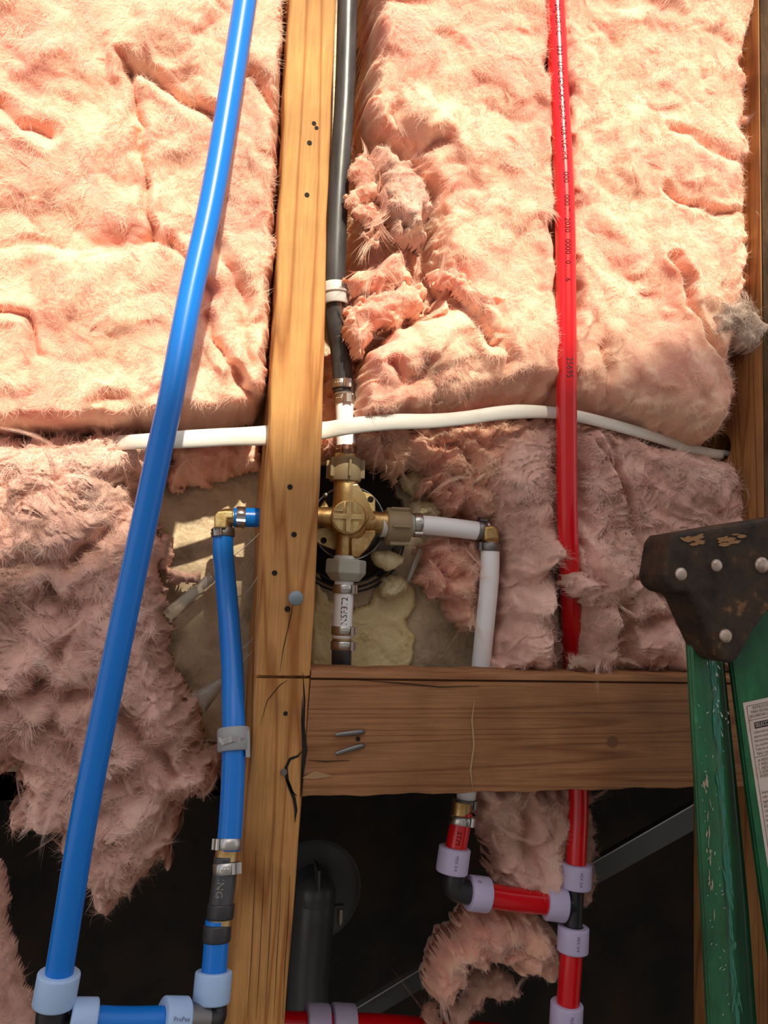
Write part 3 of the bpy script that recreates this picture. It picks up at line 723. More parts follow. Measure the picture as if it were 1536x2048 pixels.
# brass elbow left
eb = thing('brass_elbow', 'square brass elbow joining the two blue pipes left of the stud', 'pipe fitting', P(450, 1040, 0.052))
c0 = P(450, 1036, 0.052)
tube('elbow_barb', [P(446, 1062, 0.052), P(447, 1045, 0.052), P(449, 1037, 0.052), P(458, 1035, 0.052), P(480, 1035, 0.052)], 0.0066, M_brass, eb, n=20)
prism('elbow_body', [P(a, b, 0.040) for a, b in ((429, 1056), (429, 1030), (436, 1022), (450, 1021), (467, 1022), (467, 1037), (455, 1037), (453, 1056))], (0, 0.018, 0), M_castbrass, eb, 0.0012)
pipe('blue_water_pipe', 'short blue pipe going level from the brass elbow into the stud', [(467, 1035, 0.052), (500, 1035, 0.052), (580, 1037, 0.052)], M_blue, PR(39, 490, 1035, 0.052))
clamp('steel clamp on the short level blue pipe by the left brass elbow', P(481, 1035, 0.052), Vector((1, 0, 0)), PR(39, 490, 1035, 0.052), ear=0.1, m=M_steel, dots=False)
# grey strap clamp on blue branch
ck = thing('pipe_strap', 'grey plastic strap holding the blue pipe to the stud, torn foil stuck on it', 'pipe strap', bp(468, 1480))
a = (bp(467, 1452)-bp(468, 1504)).normalized(); q0 = bp(468, 1503); Lk = (bp(467, 1457)-bp(468, 1504)).length
lathe('strap', q0, a, [(0, rBB), (0, rBB+0.0022), (0.001, rBB+0.003), (Lk-0.001, rBB+0.003), (Lk, rBB+0.0022), (Lk, rBB), (0, rBB)], M_plas, ck)
box_at('strap_foot', bp(494, 1484)+Vector((0, 0.001, 0)), Vector((1, 0, 0)), Vector((0, 1, 0)), a, 0.003, 0.016, 0.0165, M_plas, ck, 0.0006)
V = []; rng = random.Random(3)
for i in range(15):
    t = i/14; x = 437+53*t
    for s_ in (-1, 1):
        V.append(P(x, 1480+s_*(4+3.5*rng.random())+3*math.sin(t*9), BY(1480)-rBB-0.0036-0.0010*rng.random()+0.004*(2*t-1)**2))
mesh('torn_foil', V, [(2*i, 2*i+1, 2*i+3, 2*i+2) for i in range(14)], M_alu, ck)

# --- black pipe right of the stud
BK = [(705, -420, 0.030), (697, -120, 0.030), (695, 0, 0.030), (689, 200, 0.030), (676, 400, 0.030), (670, 560, 0.031), (672, 640, 0.034), (681, 700, 0.040), (686, 762, 0.044), (687, 786, 0.044)]
rBK = PR(40, 695, 100, 0.03)
pipe('black_water_pipe', 'long black pipe running down the right side of the stud', BK, M_black, rBK)
ck = thing('pipe_strap', 'pale grey plastic strap around the long black pipe', 'pipe strap', P(671, 590, 0.031))
a = (P(670, 568, 0.031)-P(672, 612, 0.031)).normalized(); q0 = P(671, 610, 0.031); Lk = (P(670, 568, 0.031)-P(672, 610, 0.031)).length
lathe('strap', q0, a, [(0, rBK), (0, rBK+0.0016), (0.001, rBK+0.0022), (Lk*.45, rBK+0.0022), (Lk*.5, rBK+0.0034), (Lk*.58, rBK+0.0034), (Lk*.62, rBK+0.0022), (Lk-0.001, rBK+0.0022), (Lk, rBK+0.0014), (Lk, rBK), (0, rBK)], M_plasw, ck)
VY = 0.046
clamp('steel clamp at the lower end of the long black pipe', P(685, 770, 0.044), Vector((-0.03, 0, 1)), rBK, ear=0.25)
# white stub above valve
rW = PR(38, 690, 850, 0.046)
wpx = [(687, 778, 0.045), (689, 800, 0.046), (691, 850, 0.046), (692, 915, VY)]
o, pt = pipe('white_water_pipe', 'short white pipe between the black pipe and the top of the brass valve', wpx, M_white, rW)
wrap_text('PEX 0504 POTABLE', 0.0030, [P(*q) for q in wpx], rW, M_ink, None, start=0.014, phi=0.95)
adopt(o)
clamp('steel clamp on the top end of the short white pipe above the valve', P(689, 800, 0.046), Vector((-0.03, 0, 1)), rW, ear=0.1)
clamp('dark coppery clamp just above the valve\'s top nut', P(692, 901, VY), Vector((0, 0, 1)), rW, ear=-0.1, m=mat('copper_dark', (0.25, 0.13, 0.09), 0.4, 0.9))
# --- the valve
va = thing('shower_valve', 'cast brass shower valve with a cross cap in the middle, right of the stud', 'valve', P(696, 1036, 0.06))
VX = P(696, 1035, VY); 
def vp(x, y, Y=VY): return P(x, y, Y)
rU = PR(50, 690, 990, VY)
lathe('valve_arm', vp(690, 1020), Vector((0, 0, 1)), [(0, rU*1.0), (0.012, rU), (0.021, rU*0.99), (0.024, rU*0.9), (0.05, rU*0.7)], M_brass, va)
lathe('valve_arm', vp(690, 1030), vp(687, 1116)-vp(690, 1030), [(0, PR(46, 690, 1050, VY)), (0.010, PR(34, 690, 1090, VY)), (0.028, PR(33, 690, 1100, VY)), (0.034, PR(33, 690, 1100, VY))], M_brass, va)
lathe('valve_arm', vp(700, 1042), Vector((1, 0, 0)), [(0, PR(60, 700, 1044, VY)), (0.010, PR(50, 720, 1044, VY)), (0.016, PR(46, 740, 1044, VY)), (0.024, PR(44, 740, 1044, VY)), (0.0275, PR(50, 740, 1044, VY)), (0.030, PR(50, 740, 1044, VY))], M_brass, va)
lathe('valve_arm', vp(690, 1036), Vector((-1, 0, 0)), [(0, PR(56, 690, 1036, VY)), (0.012, PR(40, 660, 1036, VY)), (0.034, PR(36, 640, 1036, VY))], M_brass, va)
# bulging body
def body():
    V = []; Fc = []; n = 48; rows = 14; c = vp(699, 1040, VY+0.004)
    for j in range(rows+1):
        f = j/rows*math.pi/2
        for i in range(n):
            q = 2*math.pi*i/n
            r = 0.0170*(1+0.10*math.cos(4*(q-0.35))+0.05*math.cos(2*(q+0.7)))
            V.append(c+Vector((math.cos(q)*r*math.cos(f)**0.75, -0.0165*math.sin(f), math.sin(q)*r*math.cos(f)**0.75)))
    for j in range(rows):
        for i in range(n):
            Fc.append((j*n+i, j*n+(i+1) % n, (j+1)*n+(i+1) % n, (j+1)*n+i))
    mesh('valve_body', V, Fc, M_brass, va, smooth=True)
body()
web = lambda pts, y0, th, m: prism('web', [P(a, b, y0) for a, b in pts], (0, th, 0), m, va, 0.0012)
web([(704, 968), (716, 966), (728, 985), (741, 1012), (753, 1036), (744, 1042), (715, 1040), (700, 1020)], VY-0.009, 0.014, M_brass)
web([(708, 1060), (752, 1060), (752, 1070), (735, 1098), (716, 1117), (703, 1113), (702, 1080)], VY-0.007, 0.012, M_brass)
def pl_(pts, name='mounting_lug'): return prism(name, [P(a, b, VY+0.008) for a, b in pts], (0, 0.006, 0), M_castbrass, va, 0.0008)
l1 = pl_([(712, 976), (724, 981), (745, 990), (751, 1000), (751, 1022), (752, 1042), (716, 1040)])
l2 = pl_([(628, 1058), (650, 1054), (682, 1050), (670, 1100), (640, 1089), (628, 1080)])
l3 = pl_([(640, 1016), (650, 1000), (659, 1016)])
for (x, y) in ((741, 999), (647, 1081)):
    lathe('bolt_hole', P(x, y, VY+0.0085), Vector((0, -1, 0)), [(0, PR(13, x, y, VY)), (0.0007, PR(13, x, y, VY)), (0.0007, 0.00001)], M_hole, va, n=20)
# cross cap
cc = P(696, 1034, 0.022); cr_ = PR(67, 696, 1034, 0.022)
capn = (Vector((0.0, -1, -0.02))).normalized()
lathe('cap_neck', P(697, 1036, 0.034), P(696, 1034, 0.022)-P(697, 1036, 0.034)+Vector((0, -0.001, 0)), [(0, cr_*1.10), (0.006, cr_*1.02), (0.0125, cr_*0.98)], M_brass, va)
lathe('cross_cap', cc+Vector((0, 0.0006, 0)), capn, [(-0.003, cr_*1.0), (0.0004, cr_), (0.0008, cr_*0.96), (0.0008, 0.00001)], M_brass, va, n=48)
# raised cross made of two crossing bars and the rim segments
def cross_():
    V = []; Fc = []; w = cr_*0.15; R = cr_*0.95; y = cc.y-0.0024; y2 = cc.y+0.0002
    k = math.asin(w/R); pts = []
    for qd in range(4):
        b = qd*math.pi/2
        for s_ in (-k, 0, k): pts.append((math.cos(b+s_)*R, math.sin(b+s_)*R))
        bb = b+math.pi/4; pts.append((math.cos(bb)*w*1.6, math.sin(bb)*w*1.6))
    n = len(pts); t = 0.02
    V = [Vector((cc.x+a*math.cos(t)-b*math.sin(t), y, cc.z+a*math.sin(t)+b*math.cos(t))) for a, b in pts]
    o = prism('raised_cross', V, (0, 0.003, 0), M_castbrass, va, 0.0006)
cross_()
for qd in range(4):      # slightly raised quadrant pads between sunken gutters
    b0 = qd*math.pi/2+0.02; w = cr_*0.29; R = cr_*0.93
    pts = [(w, w)]
    k = math.asin(w/R)
    for i in range(9):
        q = k+(math.pi/2-2*k)*i/8; pts.append((math.cos(q)*R, math.sin(q)*R))
    V = [Vector((cc.x+a*math.cos(b0)-b*math.sin(b0), cc.y-0.0016, cc.z+a*math.sin(b0)+b*math.cos(b0))) for a, b in pts]
    prism('cap_quadrant', V, (0, 0.002, 0), M_castbrass, va, 0.0004)
def nut(name, p, a, L, r, m, ribs=8, ribh=0.0022, hexa=False, taper=0.92):
    t = None
    prof = [(0, r*0.80), (0, r*taper), (L*0.12, r), (L*0.86, r*1.0), (L, r*0.90), (L, r*0.55)]
    if hexa:
        o = lathe(name, p, a, [(0, r*0.7), (0, r*0.98), (L*0.08, r*1.05), (L*0.62, r*1.05), (L*0.98, r*0.72), (L, r*0.5)], m, va, sides=6, smooth=False); bevel(o, 0.0007, 2)
        return o
    o = lathe(name, p, a, prof, m, va, n=40)
    _, e1, e2 = frame(a)
    for i in range(ribs):
        q = 2*math.pi*(i+0.06)/ribs; d = e1*math.cos(q)+e2*math.sin(q); tn = a.normalized().cross(d)
        box_at('nut_rib', p+a.normalized()*L*0.52+d*(r+ribh*0.1), d, tn, a, ribh*1.6, 0.0020, L*0.80, m, va, 0.0007)
    return o
nut('union_nut', vp(690, 963), Vector((0, 0, 1)), (vp(690, 917)-vp(690, 963)).length, PR(66, 689, 940, VY), M_nut, ribs=6, ribh=0.0030)
lathe('union_sleeve', vp(691, 920), Vector((0, 0, 1)), [(0, rW*1.12), (0.005, rW*1.12), (0.006, rW*0.9)], M_castbrass, va)
nut('union_nut', vp(771, 1052), vp(817, 1054)-vp(771, 1052), (vp(817, 1054)-vp(771, 1052)).length, PR(72, 793, 1054, VY), M_nut, ribs=6, ribh=0.0030)
lathe('thread_tape_wrap', vp(762, 1050), Vector((1, 0, 0)), [(0, PR(50, 765, 1050, VY)), (0.001, PR(47, 765, 1050, VY)), (0.0030, PR(47, 765, 1050, VY)), (0.004, PR(46, 765, 1050, VY))], M_tape, va)
lathe('union_sleeve', vp(816, 1051), Vector((1, 0, 0)), [(0, rW*1.25), (0.0035, rW*1.2), (0.004, rW*0.9)], M_nutg, va)
nt_ = nut('hex_nut', vp(693, 1119), Vector((-0.02, 0, -1)), (vp(694, 1119)-vp(694, 1163)).length, PR(79, 694, 1140, VY), M_nutg, hexa=True)
lathe('thread_tape_wrap', vp(690, 1111), Vector((0, 0, -1)), [(0, PR(36, 690, 1112, VY)), (0.0005, PR(44, 690, 1112, VY)), (0.004, PR(46, 690, 1112, VY))], M_tape, va)
for x, y in ((650, 991), (736, 1084)):
    lathe('screw', P(x, y, 0.052), Vector((0, -1, 0)), [(0, 0.0017), (0.005, 0.0017), (0.0062, 0.0010), (0.0064, 0.00001)], M_steel, va, n=12)
# escutcheon back ring
esc = thing('trim_ring', 'black round trim plate with a thin bright rim behind the brass valve', 'trim plate', P(697, 1046, 0.085))
ec = P(697, 1046, 0.075); er = PR(148, 697, 1046, 0.075)
lathe('plate', ec+Vector((0, 0.006, 0)), Vector((0, -1, 0)), [(0, er), (0.003, er), (0.0035, er*0.96), (0.002, er*0.9), (0.002, 0.00001)], mat('trim_black', (0.03, 0.03, 0.032), 0.35), esc, n=64)
lathe('bright_rim', ec, Vector((0, -1, 0)), [(0, er*0.985), (0, er*1.01), (0.0012, er*1.01), (0.0012, er*0.985), (0, er*0.985)], M_steel, esc, n=64)
for k, rr in enumerate((PR(206, 697, 1060, 0.09), PR(222, 697, 1060, 0.09), PR(236, 697, 1060, 0.09))):
    c = P(697, 1062+2*k, 0.09)
    pts = [c+Vector((math.cos(q)*rr, 0.002*math.sin(3*q+k), math.sin(q)*rr)) for q in [math.pi*(1.02+0.97*i/24) for i in range(25)]]
    tag(tube('wire_loop', pts, 0.0009, M_blackp, None, n=8, sub=2), f'thin black wire arc in the hole below the valve, {("innermost", "middle", "outermost")[k]} of three', 'wire', 'wire loops in the wall hole')
# --- right white branch
wr = [(818, 1050, VY), (850, 1050, VY), (900, 1055, VY), (958, 1062, VY), (975, 1064, VY)]
rR = PR(38, 900, 1055, VY)
o, pt = pipe('white_water_pipe', 'short white pipe going right from the valve to the brass elbow', wr, M_white, rR)
clamp('steel clamp at the valve end of the short level white pipe', P(834, 1048, VY), Vector((1, 0, 0.02)), rR, ear=1.2, m=M_steel)
clamp('steel clamp at the elbow end of the short level white pipe', P(961, 1061, VY), Vector((1, 0, -0.1)), rR, ear=-1.3, m=M_steeld)
eb = thing('brass_elbow', 'small brown brass elbow between the two white pipes', 'pipe fitting', P(985, 1068, VY))
tube('elbow_barb', [P(965, 1062, VY), P(978, 1065, VY), P(982, 1075, VY), P(981, 1100, VY)], 0.0062, M_brass, eb, n=18)
prism('elbow_body', [P(a, b, VY-0.010) for a, b in ((970, 1052), (988, 1050), (997, 1056), (1000, 1080), (970, 1082))], (0, 0.017, 0), M_brass, eb, 0.0025)
wd = [(980, 1086, VY), (980, 1130, VY), (977, 1180, VY+0.002), (970, 1250, VY+0.006), (961, 1340, VY+0.012), (945, 1480, VY+0.012), (931, 1606, VY+0.010)]
rD = PR(38, 975, 1200, VY+0.003)
pipe('white_water_pipe', 'long white pipe dropping from the brass elbow behind the brown board', wd, M_white, rD)
clamp('steel clamp on the top of the long white drop pipe', P(980, 1094, VY), Vector((0, 0, 1)), rD, ear=-1.5, m=M_steeld)
# --- lower white / black
wl_ = [(688, 1160, VY), (687, 1200, VY), (685, 1240, VY), (684, 1277, VY)]
rL = PR(39, 686, 1220, VY)
o, pt = pipe('white_water_pipe', 'short white pipe lettered NSF372 below the valve', wl_, M_white, rL)
wrap_text('NSF372', 0.0068, [P(*q) for q in reversed(wl_)], rL, M_ink, None, start=0.0100, phi=0.02, sx=0.95)
adopt(o)
clamp('steel clamp directly under the pale hexagon nut', P(687, 1178, VY), Vector((0, 0, 1)), rL, ear=1.0)
clamp('steel clamp at the lower end of the NSF372 pipe', P(685, 1261, VY), Vector((0, 0, 1)), rL, ear=1.0)
tag(lathe('brass_insert', P(684, 1270, VY), Vector((0, 0, -1)), [(0, 0.006), (0, 0.0070), (0.01, 0.0070), (0.01, 0.006), (0, 0.006)], M_brass), 'brass insert below the NSF372 pipe', 'pipe fitting')
pipe('black_water_pipe', 'short black pipe under the NSF372 pipe going behind the brown board', [(684, 1282, VY), (683, 1310, VY), (682, 1400, VY+0.012), (680, 1480, VY+0.014)], M_black, rL*1.02)
clamp('steel clamp on the short black pipe just above the brown board', P(684, 1291, VY), Vector((0, 0, 1)), rL*1.02, ear=1.0)

# --- red pipes
RD = [(1076, -420, 0.004), (1098, -130, 0.004), (1109, 0, 0.004), (1119, 200, 0.002), (1129, 400, 0.000), (1132, 600, 0.000), (1133, 800, 0.002), (1134, 1000, 0.008), (1139, 1150, 0.020), (1146, 1320, 0.052), (1152, 1450, 0.056), (1157, 1600, 0.052), (1153, 1700, 0.047), (1151, 1755, 0.045)]
rRD = PR(41, 1133, 800, 0.002)
o, pt = pipe('red_water_pipe', 'long glossy red pipe running down the right side into the insulation', RD, M_red, rRD)
_p = [P(*q) for q in RD]
s0 = (_p[2]-_p[0]).length
wrap_text('NM120J UBHIC   1323 / UPC GMAX-TEA-P TUBING-HRIII 1000/1 1000/71 2030   0000 1011 16', 0.0062, _p, rRD, M_inkr, None, start=s0-0.003, phi=-0.25, sx=0.96); adopt(o)
dl = (P(1133, 722, 0.001)-P(*RD[2])).length
wrap_text('25695', 0.0072, _p, rRD, M_ink, None, start=s0+dl-0.001, phi=-0.15, sx=0.88); adopt(o)
def ringr(label, x0, y0, x1, y1, Y0, Y1, wpx, txt=None, tp=0.3):
    p0, p1 = P(x0, y0, Y0), P(x1, y1, Y1)
    return ring('expansion_ring', label, p0, p1, rRD*0.97, PR(wpx, x0, y0, Y0), M_ringv, 'pale violet expansion rings', text=txt, tphi=tp)
ringr('pale violet ring on top of the right black tee', 1153, 1727, 1151, 1776, 0.046, 0.045, 62, 'PEX 3/4', -0.15)
te = thing('tee_fitting', 'black plastic tee joining the red pipes below the brown board', 'pipe fitting', P(1148, 1815, 0.044))
tube('tee_run', [P(1150, 1765, 0.045), P(1148, 1815, 0.044), P(1146, 1866, 0.043)], PR(36, 1148, 1815, 0.044), M_blackp, te)
tube('tee_branch', [P(1148, 1812, 0.044), P(1128, 1808, 0.044), P(1110, 1806, 0.044)], PR(36, 1148, 1815, 0.044), M_blackp, te)
ringr('pale violet ring under the right black tee', 1147, 1852, 1145, 1903, 0.043, 0.042, 62, 'PEX 3/4', -0.15)
pipe('red_water_pipe', 'red pipe below the black tee running down to the bottom edge', [(1146, 1860, 0.043), (1142, 1920, 0.041), (1137, 1990, 0.040), (1133, 2070, 0.040), (1128, 2140, 0.040)], M_red, PR(45, 1140, 1950, 0.041))
ringr('pale violet ring at the bottom edge on the lower red pipe', 1134, 2006, 1131, 2062, 0.040, 0.040, 65, 'PEX 3/4', -0.15)
# red cross pipe
ringr('pale violet ring on the branch of the right black tee', 1091, 1804, 1130, 1809, 0.046, 0.044, 67)
pipe('red_water_pipe', 'short level red pipe between the black elbow and the black tee', [(950, 1786, 0.044), (1030, 1799, 0.045), (1110, 1807, 0.045)], M_red, PR(46, 1030, 1798, 0.045))
ringr('pale violet ring beside the black elbow', 937, 1785, 976, 1790, 0.044, 0.044, 67, 'PE', 1.0)
elbow('elbow_fitting', 'black plastic elbow on the left of the short level red pipe', [P(911, 1742, 0.044), P(907, 1762, 0.044), P(910, 1776, 0.044), P(925, 1783, 0.044), P(946, 1786, 0.044)], PR(46, 915, 1775, 0.044), M_blackp)
ringr('pale violet ring above the black elbow', 910, 1694, 903, 1745, 0.046, 0.045, 64, 'PEX 3/4', -0.15)
o, pt = pipe('red_water_pipe', 'short red pipe hanging below the brown board above the black elbow', [(923, 1624, 0.052), (920, 1650, 0.050), (913, 1690, 0.047), (908, 1722, 0.046)], M_red, PR(43, 916, 1670, 0.048))
wrap_text('STM', 0.0050, pt, PR(43, 916, 1670, 0.048), M_inkr, None, start=0.014, phi=-0.3); adopt(o)
clamp('steel clamp on the short red pipe under the brown board', P(921, 1642, 0.051), P(923, 1624, 0.052)-P(920, 1650, 0.050), PR(43, 916, 1650, 0.048), ear=1.0)
tag(lathe('brass_insert', P(921, 1630, 0.051), Vector((0.1, 0, 1)), [(0, 0.006), (0, 0.0074), (0.010, 0.0074), (0.010, 0.006), (0, 0.006)], M_brass), 'brass insert between the white drop pipe and the short red pipe', 'pipe fitting')
clamp('steel clamp at the lower end of the white drop pipe, under the brown board', P(928, 1606, 0.055), Vector((0.08, 0, 1)), rD, ear=1.1, m=M_steeld)
# bottom red
BRY = 0.125
pipe('red_water_pipe', 'red pipe crossing level along the bottom edge behind the stud', [(380, 2052, BRY), (500, 2056, BRY), (660, 2060, BRY), (800, 2065, BRY), (1000, 2082, BRY), (1200, 2110, BRY)], M_red, PR(62, 660, 2060, BRY))
for (xa_, xb_, w) in ((609, 654, 'left'), (661, 706, 'right')):
    ring('expansion_ring', f'pale violet ring at the bottom edge, {w} of the pair on the level red pipe', P(xa_, 2057, BRY), P(xb_, 2059, BRY), PR(60, 660, 2058, BRY), PR(90, 660, 2058, BRY), M_ringv, 'pale violet expansion rings')

# --- cable
cb = [(150, 886, 0.060), (240, 885, 0.030), (300, 882, 0.008), (360, 879, 0.004), (450, 874, 0.010), (530, 871, 0.020), (640, 862, 0.022), (700, 852, 0.014), (780, 844, 0.010), (860, 842, 0.012), (930, 836, 0.014), (1000, 826, 0.015), (1060, 823, 0.016), (1130, 828, 0.020), (1200, 843, 0.020), (1290, 868, 0.026), (1380, 897, 0.040), (1440, 909, 0.046)]
cpts = [P(*c) for c in cb]+[HOLE+Vector((-0.004, 0, -0.004)), HOLE+Vector((0.024, 0.002, -0.004))]
cw = [PR(w*1.25, c[0], c[1], c[2]) for w, c in zip((20, 24, 26, 30, 30, 34, 28, 27, 26, 23, 23, 24, 20, 20, 19, 18, 15), cb)]+[0.003, 0.003]
tag(tube('electric_cable', cpts, cw, M_cable, None, n=20, flat=[0.45, 0.45, 0.5, 0.4, 0.4, 0.5, 0.6, 0.8]), 'flat white electric cable crossing the wall and entering the right stud', 'cable')

# ---------------------------------------------------------------- below: drain, straps
dr = thing('tub_drain', 'black drain elbow with a round flange in the dark opening under the board', 'drain', P(630, 2040, 0.30))
DY = 0.30
dc = P(632, 1802, DY)
lathe('flange', dc+Vector((0, 0.03, 0)), Vector((0.05, -1, 0)), [(0, 0.052), (0.004, 0.053), (0.006, 0.050), (0.004, 0.047), (0.004, 0.0001)], M_drum, dr, n=56)
rd = PR(82, 630, 1790, DY-0.04)
tube('drain_elbow', [dc+Vector((0.0, 0.024, 0.008)), P(630, 1795, DY-0.02), P(630, 1800, DY-0.03), P(626, 1850, DY-0.035), P(618, 1950, DY-0.035), P(612, 2120, DY-0.035)], rd, M_drum, dr, n=32)
def dome():
    c = P(631, 1788, DY-0.034); V = []; Fc = []; n = 28
    for j in range(11):
        f = math.pi*j/10-math.pi/2
        for i in range(n):
            q = 2*math.pi*i/n; V.append(c+Vector((math.cos(q)*math.cos(f)*rd*1.01, math.sin(q)*math.cos(f)*rd*1.01, math.sin(f)*rd*1.01)))
    for j in range(10):
        for i in range(n): Fc.append((j*n+i, j*n+(i+1) % n, (j+1)*n+(i+1) % n, (j+1)*n+i))
    mesh('drain_dome', V, Fc, M_drum, dr, smooth=True)
dome()
box_at('rib', P(634, 1752, DY-0.045), Vector((1, 0, 0)), Vector((0, 1, 0)), Vector((0, 0.1, 1)), 0.0025, 0.03, 0.020, M_drum, dr, 0.0006)
lathe('bolt', P(681, 1818, DY-0.03), Vector((0.02, 0, -1)), [(0, 0.0028), (0.007, 0.0030), (0.012, 0.0030), (0.015, 0.0014), (0.017, 0.0002)], mat('pale_bolt', (0.6, 0.56, 0.46), 0.35, 0.8), dr, n=14)
box_at('bolt_tab', P(676, 1812, DY-0.03), Vector((1, 0, 0)), Vector((0, 1, 0)), Vector((0, 0, 1)), 0.013, 0.006, 0.003, M_drum, dr, 0.0006)
def strap(label, q, Y, fl=0.006):
    pts = [P(a, b, Y) for a, b in q]
    t = thing('steel_strap', label, 'metal strap', pts[0])
    prism('strap_web', pts, (0, 0.0025, 0), M_strap, t, 0.0004)
    a, b = pts[0], pts[1]
    mesh('strap_lip', [a+Vector((0, 0.001, 0.0004)), b+Vector((0, 0.001, 0.0004)), b+Vector((0, -0.008, 0.0014)), a+Vector((0, -0.008, 0.0014)), a+Vector((0, 0.001, -0.001)), b+Vector((0, 0.001, -0.001)), b+Vector((0, -0.008, 0.000)), a+Vector((0, -0.008, 0.000))],
         [(0, 1, 2, 3), (4, 7, 6, 5), (0, 4, 5, 1), (1, 5, 6, 2), (2, 6, 7, 3), (3, 7, 4, 0)], mat('strap_edge', (0.45, 0.45, 0.46), 0.4, 0.8), t)
strap('grey steel strap slanting up from the bottom edge towards the hanging insulation', [(672, 2032), (905, 1890), (925, 1930), (740, 2040), (700, 2062)], 0.20)
strap('grey steel strap slanting up to the right behind the black tee', [(1160, 1732), (1420, 1582), (1425, 1640), (1160, 1788)], 0.20)

# ---------------------------------------------------------------- glue, foam, film
gl = wool('adhesive_patch', 'sheet of yellow adhesive on the panel below the valve', [(634, 1165), (660, 1200), (700, 1222), (735, 1212), (762, 1165), (800, 1150), (826, 1170), (835, 1215), (812, 1240), (830, 1275), (826, 1320), (816, 1350), (620, 1350), (622, 1230)], 0.0945, 0.005,
          amps=(0.001, 0.0012, 0.0006, 0.0003), edge=0.004, seed=61, m=M_glue, dens=0, ragged=0.002, cat='adhesive', shift=0.001)
wool('foam_lump', 'shiny yellow foam lump hanging in the wall hole right of the hex nut', [(742, 1108), (750, 1100), (775, 1100), (800, 1108), (812, 1114), (808, 1128), (790, 1138), (775, 1142), (755, 1132), (744, 1120)], 0.066, 0.011, amps=(0.002, 0.003, 0.001, 0.0003), edge=0.009, seed=62, m=M_foam, dens=0, ragged=0.001, step=0.0007, back=0.006, cat='foam', shift=0.001)
wool('foam_lump', 'crumbly yellow foam lump at the top of the adhesive sheet', [(758, 1190), (764, 1155), (780, 1146), (800, 1150), (818, 1162), (820, 1180), (800, 1195), (775, 1205)], 0.085, 0.012, amps=(0.002, 0.004, 0.002, 0.0006), edge=0.009, seed=63, m=M_foam, dens=0, ragged=0.002, step=0.0007, cat='foam', shift=0.002)
wool('foam_lump', 'smooth yellow foam patch between the torn wool above the right nut', [(800, 955), (830, 935), (850, 950), (850, 985), (830, 992), (810, 980)], 0.090, 0.010, amps=(0.002, 0.002, 0.001, 0.0003), edge=0.01, seed=64, m=M_foam, dens=0, ragged=0.002, step=0.001, cat='foam', shift=0.001)
wool('foam_lump', 'flat yellow foam patch just above the level white pipe', [(818, 1005), (850, 1002), (880, 1000), (886, 1030), (850, 1040), (822, 1036)], 0.088, 0.010, amps=(0.002, 0.002, 0.002, 0.0005), edge=0.008, seed=65, m=M_foam, dens=0, ragged=0.002, step=0.001, cat='foam', shift=0.001)
def film(label, pts, Y, seed):
    rng = random.Random(seed); V = []; n = 12
    (x0, y0, w0), (x1, y1, w1) = pts
    dx, dy = x1-x0, y1-y0; L = math.hypot(dx, dy); nx_, ny_ = -dy/L, dx/L
    for i in range(n+1):
        t = i/n; w = w0+(w1-w0)*t
        for k in range(5):
            s_ = (k/4-0.5)*w
            V.append(P(x0+dx*t+nx_*s_, y0+dy*t+ny_*s_, Y-0.004*math.cos((k-2)*0.7)-0.002*rng.random()))
    o = mesh('plastic_film', V, [(i*5+k, i*5+k+1, i*5+k+6, i*5+k+5) for i in range(n) for k in range(4)], M_clear, smooth=True)
    s_ = o.modifiers.new('solid', 'SOLIDIFY'); s_.thickness = 0.0003
    tag(o, label, 'plastic film')
film('strip of clear plastic film slanting left of the blue branch pipe', [(332, 1236, 30), (428, 1152, 22)], 0.080, 1)
film('torn clear film web low beside the blue branch pipe', [(395, 1408, 46), (446, 1360, 16)], 0.070, 2)
film('strip of clear plastic film hanging beside the yellow foam lump', [(815, 1165, 10), (842, 1095, 14)], 0.070, 3)
for lb, (a, b, c, d_) in zip(('highest', 'second highest', 'second lowest', 'lowest'), ((467, 1112, 524, 1062), (484, 1196, 518, 1150), (480, 1300, 512, 1270), (486, 1322, 514, 1290))):
    tag(tube('web_thread', [P(a, b, 0.06), P((a+c)/2, (b+d_)/2+2, 0.05), P(c, d_, 0.04)], 0.00025, M_tape, None, n=6), f'fine pale thread left of the stud, {lb} of the four', 'thread', 'fine threads left of the stud')

# ================================================================ LADDER
ld = thing('step_ladder', 'green folding ladder with a worn black top cap at the right edge', 'ladder', (P(1460, 2048, -0.09).x, -0.08, 0.0))
def rail(name, rows, th, parent):
    """rows: (y px, [(x px, Y)...]) ; extended down to the ground"""
    secs = []
    for y, prof in rows:
        secs.append([P(x, y, Y) for x, Y in prof])
    a, b = secs[-2], secs[-1]
    s_ = max(0, (b[0].z-0.0)/(a[0].z-b[0].z)); secs.append([q+(q-p_)*s_ for p_, q in zip(a, b)])
    full = []
    for s2 in secs:
        back = [q+Vector((0.0006 if i > len(s2)*0.5 else 0, th, 0)) for i, q in enumerate(s2)]
        full.append(s2+back[::-1])
    return loft(name, full, M_green, parent, smooth=True)
def prof1(xl, xb_, xw, xr):
    return [(xl, -0.094), (xl+4, -0.0985), (xl+10, -0.1), ((xl+xb_)/2, -0.1), (xb_-8, -0.1), (xb_+2, -0.098), (xb_+10, -0.093), (xb_+15, -0.085), (xw, -0.070), (xw+3, -0.066), (xr-4, -0.066), (xr, -0.066)]
rail('rail', [(1150, prof1(1369, 1418, 1434, 1440)), (1310, prof1(1377, 1425, 1441, 1447)), (1560, prof1(1391, 1441, 1464, 1473)), (1800, prof1(1404, 1455, 1485, 1496)), (2048, prof1(1417, 1468, 1502, 1514))], 0.0025, ld)
def prof2(xl): return [(xl, -0.090), (xl+5, -0.094), (xl+12, -0.095), (xl+100, -0.095), (xl+190, -0.095), (xl+196, -0.090)]
